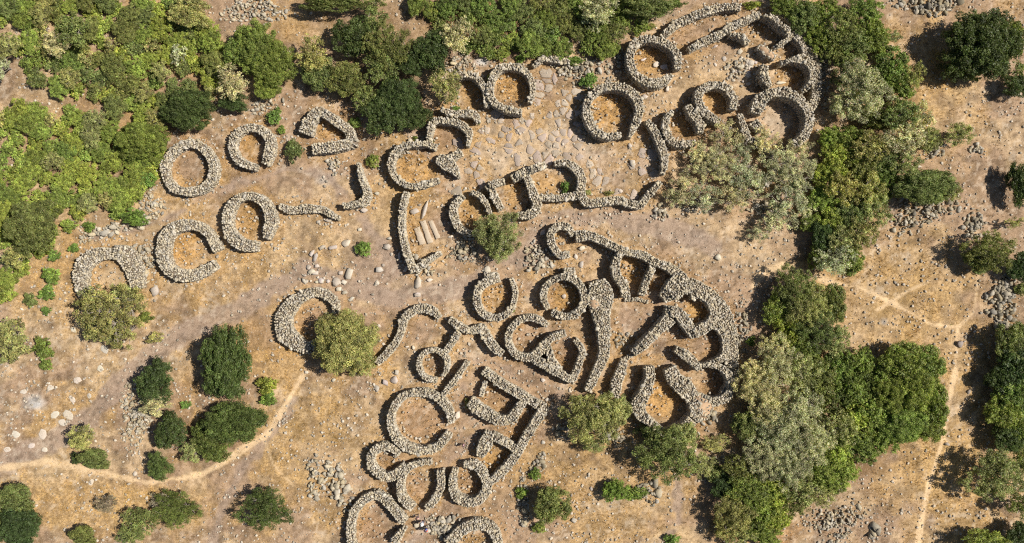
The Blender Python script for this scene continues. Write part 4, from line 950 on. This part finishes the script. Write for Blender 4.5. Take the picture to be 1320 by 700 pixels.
# upper left: thickets
for a in [(243,140,36,28,'dense','dark'),(182,182,32,26,'dense','green'),(330,60,30,34,'dense','green'),(352,82,30,30,'dense','green'),(312,62,22,24,'dense','green'),(300,105,24,24,'olive','olive'),(302,132,20,14,'dense','dark'),(246,18,28,22,'dense','oliveg'),(272,55,18,16,'scrub','bright'),
          (345,115,18,14,'dense','green'),(42,292,34,36,'dense','mid'),(25,330,20,16,'olive','oliveg'),(406,70,24,26,'olive','oliveg'),(410,95,22,22,'dense','mid'),(455,48,26,30,'dense','dark'),(448,106,28,24,'dense','mid'),(480,30,24,20,'olive','mid'),(500,62,34,30,'olive','mid'),(490,90,26,24,'olive','mid'),
          (558,68,28,24,'dense','dark'),(528,80,20,20,'dense','dark'),(592,46,22,26,'olive','olive'),(574,110,24,22,'olive','oliveg'),(515,125,30,30,'dense','dark'),(495,150,26,28,'dense','dark'),(535,148,22,20,'dense','dark'),(425,5,40,14,'dense','mid'),(480,5,24,12,'olive','mid'),(470,130,20,20,'olive','mid'),(100,40,26,24,'olive','mid'),(80,58,20,20,'olive','olive'),
          (775,12,26,22,'olive','olive'),(765,30,14,12,'olive','olive'),(835,10,34,16,'dense','mid'),(230,70,14,12,'olive','olive'),(15,60,18,20,'olive','oliveg'),(5,85,14,18,'olive','olive'),(0,150,14,12,'olive','oliveg')]:
    T(*a)
THICKETS = [([(60,0),(225,0),(270,40),(285,75),(270,125),(215,150),(190,160),(150,140),(115,130),(60,110),(30,95),(25,60),(40,30)], 'a', 11, 'bushes of the upper left thicket'),
            ([(0,0),(60,0),(40,25),(0,25)], 'a', 11, 'bushes of the upper left thicket'),
            ([(0,140),(60,140),(115,150),(160,158),(208,170),(213,185),(195,215),(180,245),(155,262),(105,275),(75,262),(70,290),(60,315),(30,345),(20,375),(0,385)], 'b', 11, 'bushes of the left thicket'),
            ([(535,0),(840,0),(870,5),(845,25),(800,45),(790,60),(770,75),(735,65),(700,62),(660,72),(620,70),(600,60),(560,30)], 'c', 12, 'bushes of the upper thicket'),
            ([(1300,430),(1330,430),(1330,585),(1300,580),(1285,530)], 'c', 14, 'bushes at the right edge')]
for poly, kind, sp, grp in THICKETS:
    xs = [p[0] for p in poly]; ys = [p[1] for p in poly]; pts = []
    trnd = random.Random(len(poly) * 13)
    for _ in range(6000):
        px, py = trnd.uniform(min(xs), max(xs)), trnd.uniform(min(ys), max(ys))
        if inside(px, py, poly) and all(math.hypot(px - a, py - b) > sp * 1.55 for a, b in pts): pts.append((px, py))
    for px, py in pts:
        r = sp * trnd.uniform(1.05, 1.6)
        if kind == 'a': st, tn = trnd.choice([('scrub', 'bright'), ('scrub', 'green'), ('scrub', 'bright'), ('olive', 'oliveg'), ('scrub', 'mid'), ('dense', 'mid')])
        elif kind == 'b': st, tn = trnd.choice([('scrub', 'bright'), ('scrub', 'bright'), ('scrub', 'bright'), ('olive', 'oliveg'), ('scrub', 'green')])
        else: st, tn = trnd.choice([('scrub', 'green'), ('dense', 'green'), ('scrub', 'green'), ('olive', 'mid'), ('scrub', 'mid')])
        T(px, py, r * trnd.uniform(.9, 1.15), r, st, tn, grp=grp, hf=.8)

# ------------------------------------------------------------------ people
def skin_body(name, verts, edges, radii, mat, sub=1, parent=None, root=0):
    me = bpy.data.meshes.new(name + '_cage'); me.from_pydata(verts, edges, [])
    o = bpy.data.objects.new(name, me); C.objects.link(o)
    m = o.modifiers.new('skin', 'SKIN'); m.use_smooth_shade = True
    for i, r in enumerate(radii):
        sv = me.skin_vertices[0].data[i]; sv.radius = (r, r) if not isinstance(r, tuple) else r; sv.use_root = (i == root)
    s = o.modifiers.new('sub', 'SUBSURF'); s.levels = sub; s.render_levels = sub
    dg = bpy.context.evaluated_depsgraph_get(); nm = bpy.data.meshes.new_from_object(o.evaluated_get(dg))
    o.modifiers.clear(); o.data = nm; nm.name = name; nm.materials.clear(); nm.materials.append(mat)
    if parent: o.parent = parent
    return o
SKIN = mat_plain('skin', (.55, .33, .23), .6, 20, .1)
def person(px, py, yaw, H, shirt, trousers, hair, hat, label, stride=.16, arm=0.1, extra=None):
    x, y = G(px, py, H * .5); root = empty('person', (x, y, gz(x, y) - .01)); root.rotation_euler = (0, 0, math.radians(yaw)); k = H / 1.75
    root.scale = (k, k, k); tag(root, label, 'person', 'visitors walking among the huts')
    # body faces +y
    V, E, R = [], [], []
    def v(p, r, par=None):
        V.append(p); R.append(r)
        if par is not None: E.append((par, len(V) - 1))
        return len(V) - 1
    pel = v((0, 0, .95), (.15, .11)); wa = v((0, 0, 1.10), (.135, .10), pel); ch = v((0, .01, 1.30), (.165, .115), wa); nb = v((0, 0, 1.47), (.06, .06), ch); hd0 = v((0, .01, 1.56), .065, nb)
    hd = v((0, .015, 1.64), (.085, .10), hd0); v((0, .01, 1.72), (.07, .085), hd)
    arms = {}
    for s in (-1, 1):
        sw = s * stride
        hip = v((s * .10, 0, .90), .085, pel); kn = v((s * .10, .05 + sw * .6, .50), .058, hip); an = v((s * .10, sw, .09), .04, kn); v((s * .11, sw + .13, .03), (.035, .03), an)
        sh = v((s * .19, 0, 1.42), .05, ch); el = v((s * .25, -sw * .5 - .02, 1.14), .04, sh); wr = v((s * .25, -sw * .5 + .12 + arm, .92), .028, el)
        pm = v((s * .25, -sw * .5 + .16 + arm, .85), (.022, .034), wr); arms[s] = (sh, el, wr)
        for q, (fx, fl) in enumerate(((-.026, .072), (-.009, .082), (.009, .076), (.026, .06))):
            a = v((s * .25 + s * .004, -sw * .5 + .165 + arm + fx, .80), .009, pm); b = v((s * .245, -sw * .5 + .17 + arm + fx, .80 - fl * .5), .008, a); v((s * .235, -sw * .5 + .17 + arm + fx, .80 - fl), .007, b)
        t1 = v((s * .23, -sw * .5 + .205 + arm, .85), .010, pm); v((s * .225, -sw * .5 + .22 + arm, .81), .009, t1)
    body = skin_body('body', V, E, R, SKIN, 1, root)
    def shell(name, ids, grow, mat, extra_v=None):
        mp = {a: i for i, a in enumerate(ids)}; vv = [V[i] for i in ids]; ee = [(mp[a], mp[b]) for a, b in E if a in mp and b in mp]
        rr = [tuple(c + grow for c in (R[i] if isinstance(R[i], tuple) else (R[i], R[i]))) for i in ids]
        return skin_body(name, vv, ee, rr, mat, 1, root)
    shell('shirt', [1, 2, 3] + [arms[-1][0], arms[-1][1], arms[1][0], arms[1][1]] + [0], .018, mat_plain('cloth', shirt, .9, 30, .12))
    legs = [0] + [i for i in range(len(V)) if V[i][2] < .95 and abs(V[i][0]) < .105 and V[i][2] > .05]
    shell('trousers', legs, .022, mat_plain('denim', trousers, .9, 30, .15))
    for s in (-1, 1):
        sw = s * stride; skin_body('shoe', [(s * .10, sw - .03, .045), (s * .105, sw + .08, .04), (s * .11, sw + .17, .035)], [(0, 1), (1, 2)], [(.045, .045), (.05, .04), (.04, .03)], mat_plain('leather', (.08, .06, .05), .6), 1, root)
        e_ = skin_body('ear', [(s * .082, .005, 1.63), (s * .093, 0, 1.65)], [(0, 1)], [.014, .018], SKIN, 1, root)
        eye = skin_body('eye', [(s * .032, .100, 1.655), (s * .032, .108, 1.655)], [(0, 1)], [.010, .009], mat_plain('eye', (.05, .04, .04), .2), 1, root)
    skin_body('nose', [(0, .105, 1.645), (0, .125, 1.615)], [(0, 1)], [.010, .014], SKIN, 1, root)
    skin_body('mouth', [(-.02, .100, 1.585), (.02, .100, 1.585)], [(0, 1)], [.007, .007], mat_plain('lips', (.40, .15, .12), .5), 1, root)
    hv = [(0, -.02, 1.62), (0, -.015, 1.70), (0, .0, 1.745)]
    skin_body('hair', hv, [(0, 1), (1, 2)], [(.088, .09), (.092, .10), (.075, .09)], mat_plain('hair', hair, .7, 40, .3), 1, root)
    if hat is not None:
        n = 20; vv = []; ff = []
        prof = [(.19, 1.715), (.185, 1.725), (.105, 1.735), (.10, 1.80), (.06, 1.835), (.001, 1.84)]
        for r, z in prof:
            for i in range(n): a = 2 * PI * i / n; vv.append((math.cos(a) * r, math.sin(a) * r * 1.1, z))
        for kx in range(len(prof) - 1):
            for i in range(n): j = (i + 1) % n; ff.append((kx * n + i, kx * n + j, (kx + 1) * n + j, (kx + 1) * n + i))
        me = mesh_np('hat', np.array(vv), [np.array(ff)], mat_plain('straw_hat', hat, .9, 30, .15)); link('hat', me, root)
    if extra:
        skin_body('backpack', [(0, -.20, 1.12), (0, -.22, 1.28), (0, -.19, 1.40)], [(0, 1), (1, 2)], [(.13, .09), (.14, .10), (.11, .07)], mat_plain('nylon', extra, .7, 20, .15), 1, root)
    return root
person(538.2, 667.5, 20, 1.62, (.62, .38, .34), (.30, .24, .22), (.12, .07, .04), None, 'person in a pink top walking ahead of the other two in the bottom group', .14)
person(544.6, 674.3, -30, 1.76, (.80, .80, .80), (.12, .13, .18), (.05, .04, .03), (.82, .80, .76), 'person in a white shirt and pale hat between the two others', .10)
person(549.0, 682.5, 60, 1.72, (.10, .14, .45), (.25, .25, .30), (.06, .04, .03), None, 'person in blue carrying an orange-red backpack', .12, .05, (.80, .13, .06))
person(597.5, 573.8, 80, 1.40, (.60, .35, .38), (.12, .10, .12), (.05, .03, .02), None, 'small person in pink alone on the path by the widest ring hut', .14)

# ------------------------------------------------------------------ resolve labels for the many
from collections import defaultdict
cand = defaultdict(list)
for it in PENDING:
    o, noun, cat, group, x, y = it; r = nearest_ref(x, y)
    cand[f'{noun} near {r[0]}'].append((it, r))
final = defaultdict(list)
for lab, items in cand.items():
    for it, r in items:
        if len(items) == 1: final[lab].append(it)
        else:
            o, noun, cat, group, x, y = it; final[f'{noun} {side_word(x - r[1], y - r[2])} {r[0]}'].append(it)
def short(s):
    s = s.replace(' lying on the dry ground', '').replace(' set in the ground', '')
    return s if len(s.split()) <= 16 else s.replace('the ', '')
for lab, items in final.items():
    if len(items) > 1 and len(items) <= 3:
        r = nearest_ref(items[0][4], items[0][5]); items.sort(key=lambda it: math.hypot(it[4] - r[1], it[5] - r[2]))
        words = ['', 'farther off ', 'farthest off '] if len(items) == 3 else ['', 'farther off ']
        words[0] = 'closer '
        for wrd, it in zip(words, items): tag(it[0], short(f'{wrd}{lab}'), it[2], it[3])
    else:
        for n_, it in enumerate(items): tag(it[0], short(lab), it[2], it[3] if len(items) == 1 else it[1] + ' in a cluster')

# ------------------------------------------------------------------ light, sky, camera
AZ = 9.0; EL = 49.0         # sun stands to the east, slightly north
w = bpy.data.worlds.new('World'); bpy.context.scene.world = w; w.use_nodes = True
nt = w.node_tree; bg = nt.nodes['Background']; sky = nt.nodes.new('ShaderNodeTexSky'); sky.sky_type = 'NISHITA'; sky.sun_disc = False
sky.sun_elevation = math.radians(EL); sky.sun_rotation = math.radians(90 - AZ); sky.altitude = 200
nt.links.new(sky.outputs[0], bg.inputs[0]); bg.inputs[1].default_value = .05
sd = bpy.data.lights.new('sun', 'SUN'); sd.energy = 5.0; sd.angle = math.radians(.53); sd.color = (1, .955, .88)
so = bpy.data.objects.new('sun', sd); C.objects.link(so)
d = Vector((math.cos(math.radians(AZ)) * math.cos(math.radians(EL)), math.sin(math.radians(AZ)) * math.cos(math.radians(EL)), math.sin(math.radians(EL))))
so.rotation_euler = d.to_track_quat('Z', 'Y').to_euler(); so.location = d * 60
cd = bpy.data.cameras.new('camera'); cd.sensor_width = 36; cd.lens = 18 / (66.0 / H_CAM); cd.clip_end = 8000; cd.clip_start = .5
co = bpy.data.objects.new('camera', cd); C.objects.link(co); co.location = (0, 0, H_CAM); co.rotation_euler = (0, 0, 0)
sc = bpy.context.scene; sc.camera = co
sc.view_settings.view_transform = 'Standard'; sc.view_settings.look = 'None'; sc.view_settings.gamma = 1; sc.view_settings.exposure = .34
sc.cycles.max_bounces = 5; sc.cycles.diffuse_bounces = 3; sc.cycles.transmission_bounces = 3
sc.cycles.use_denoising = False
sc.cycles.filter_width = 1.15
print('pending', len(PENDING), 'objects', len(bpy.data.objects))
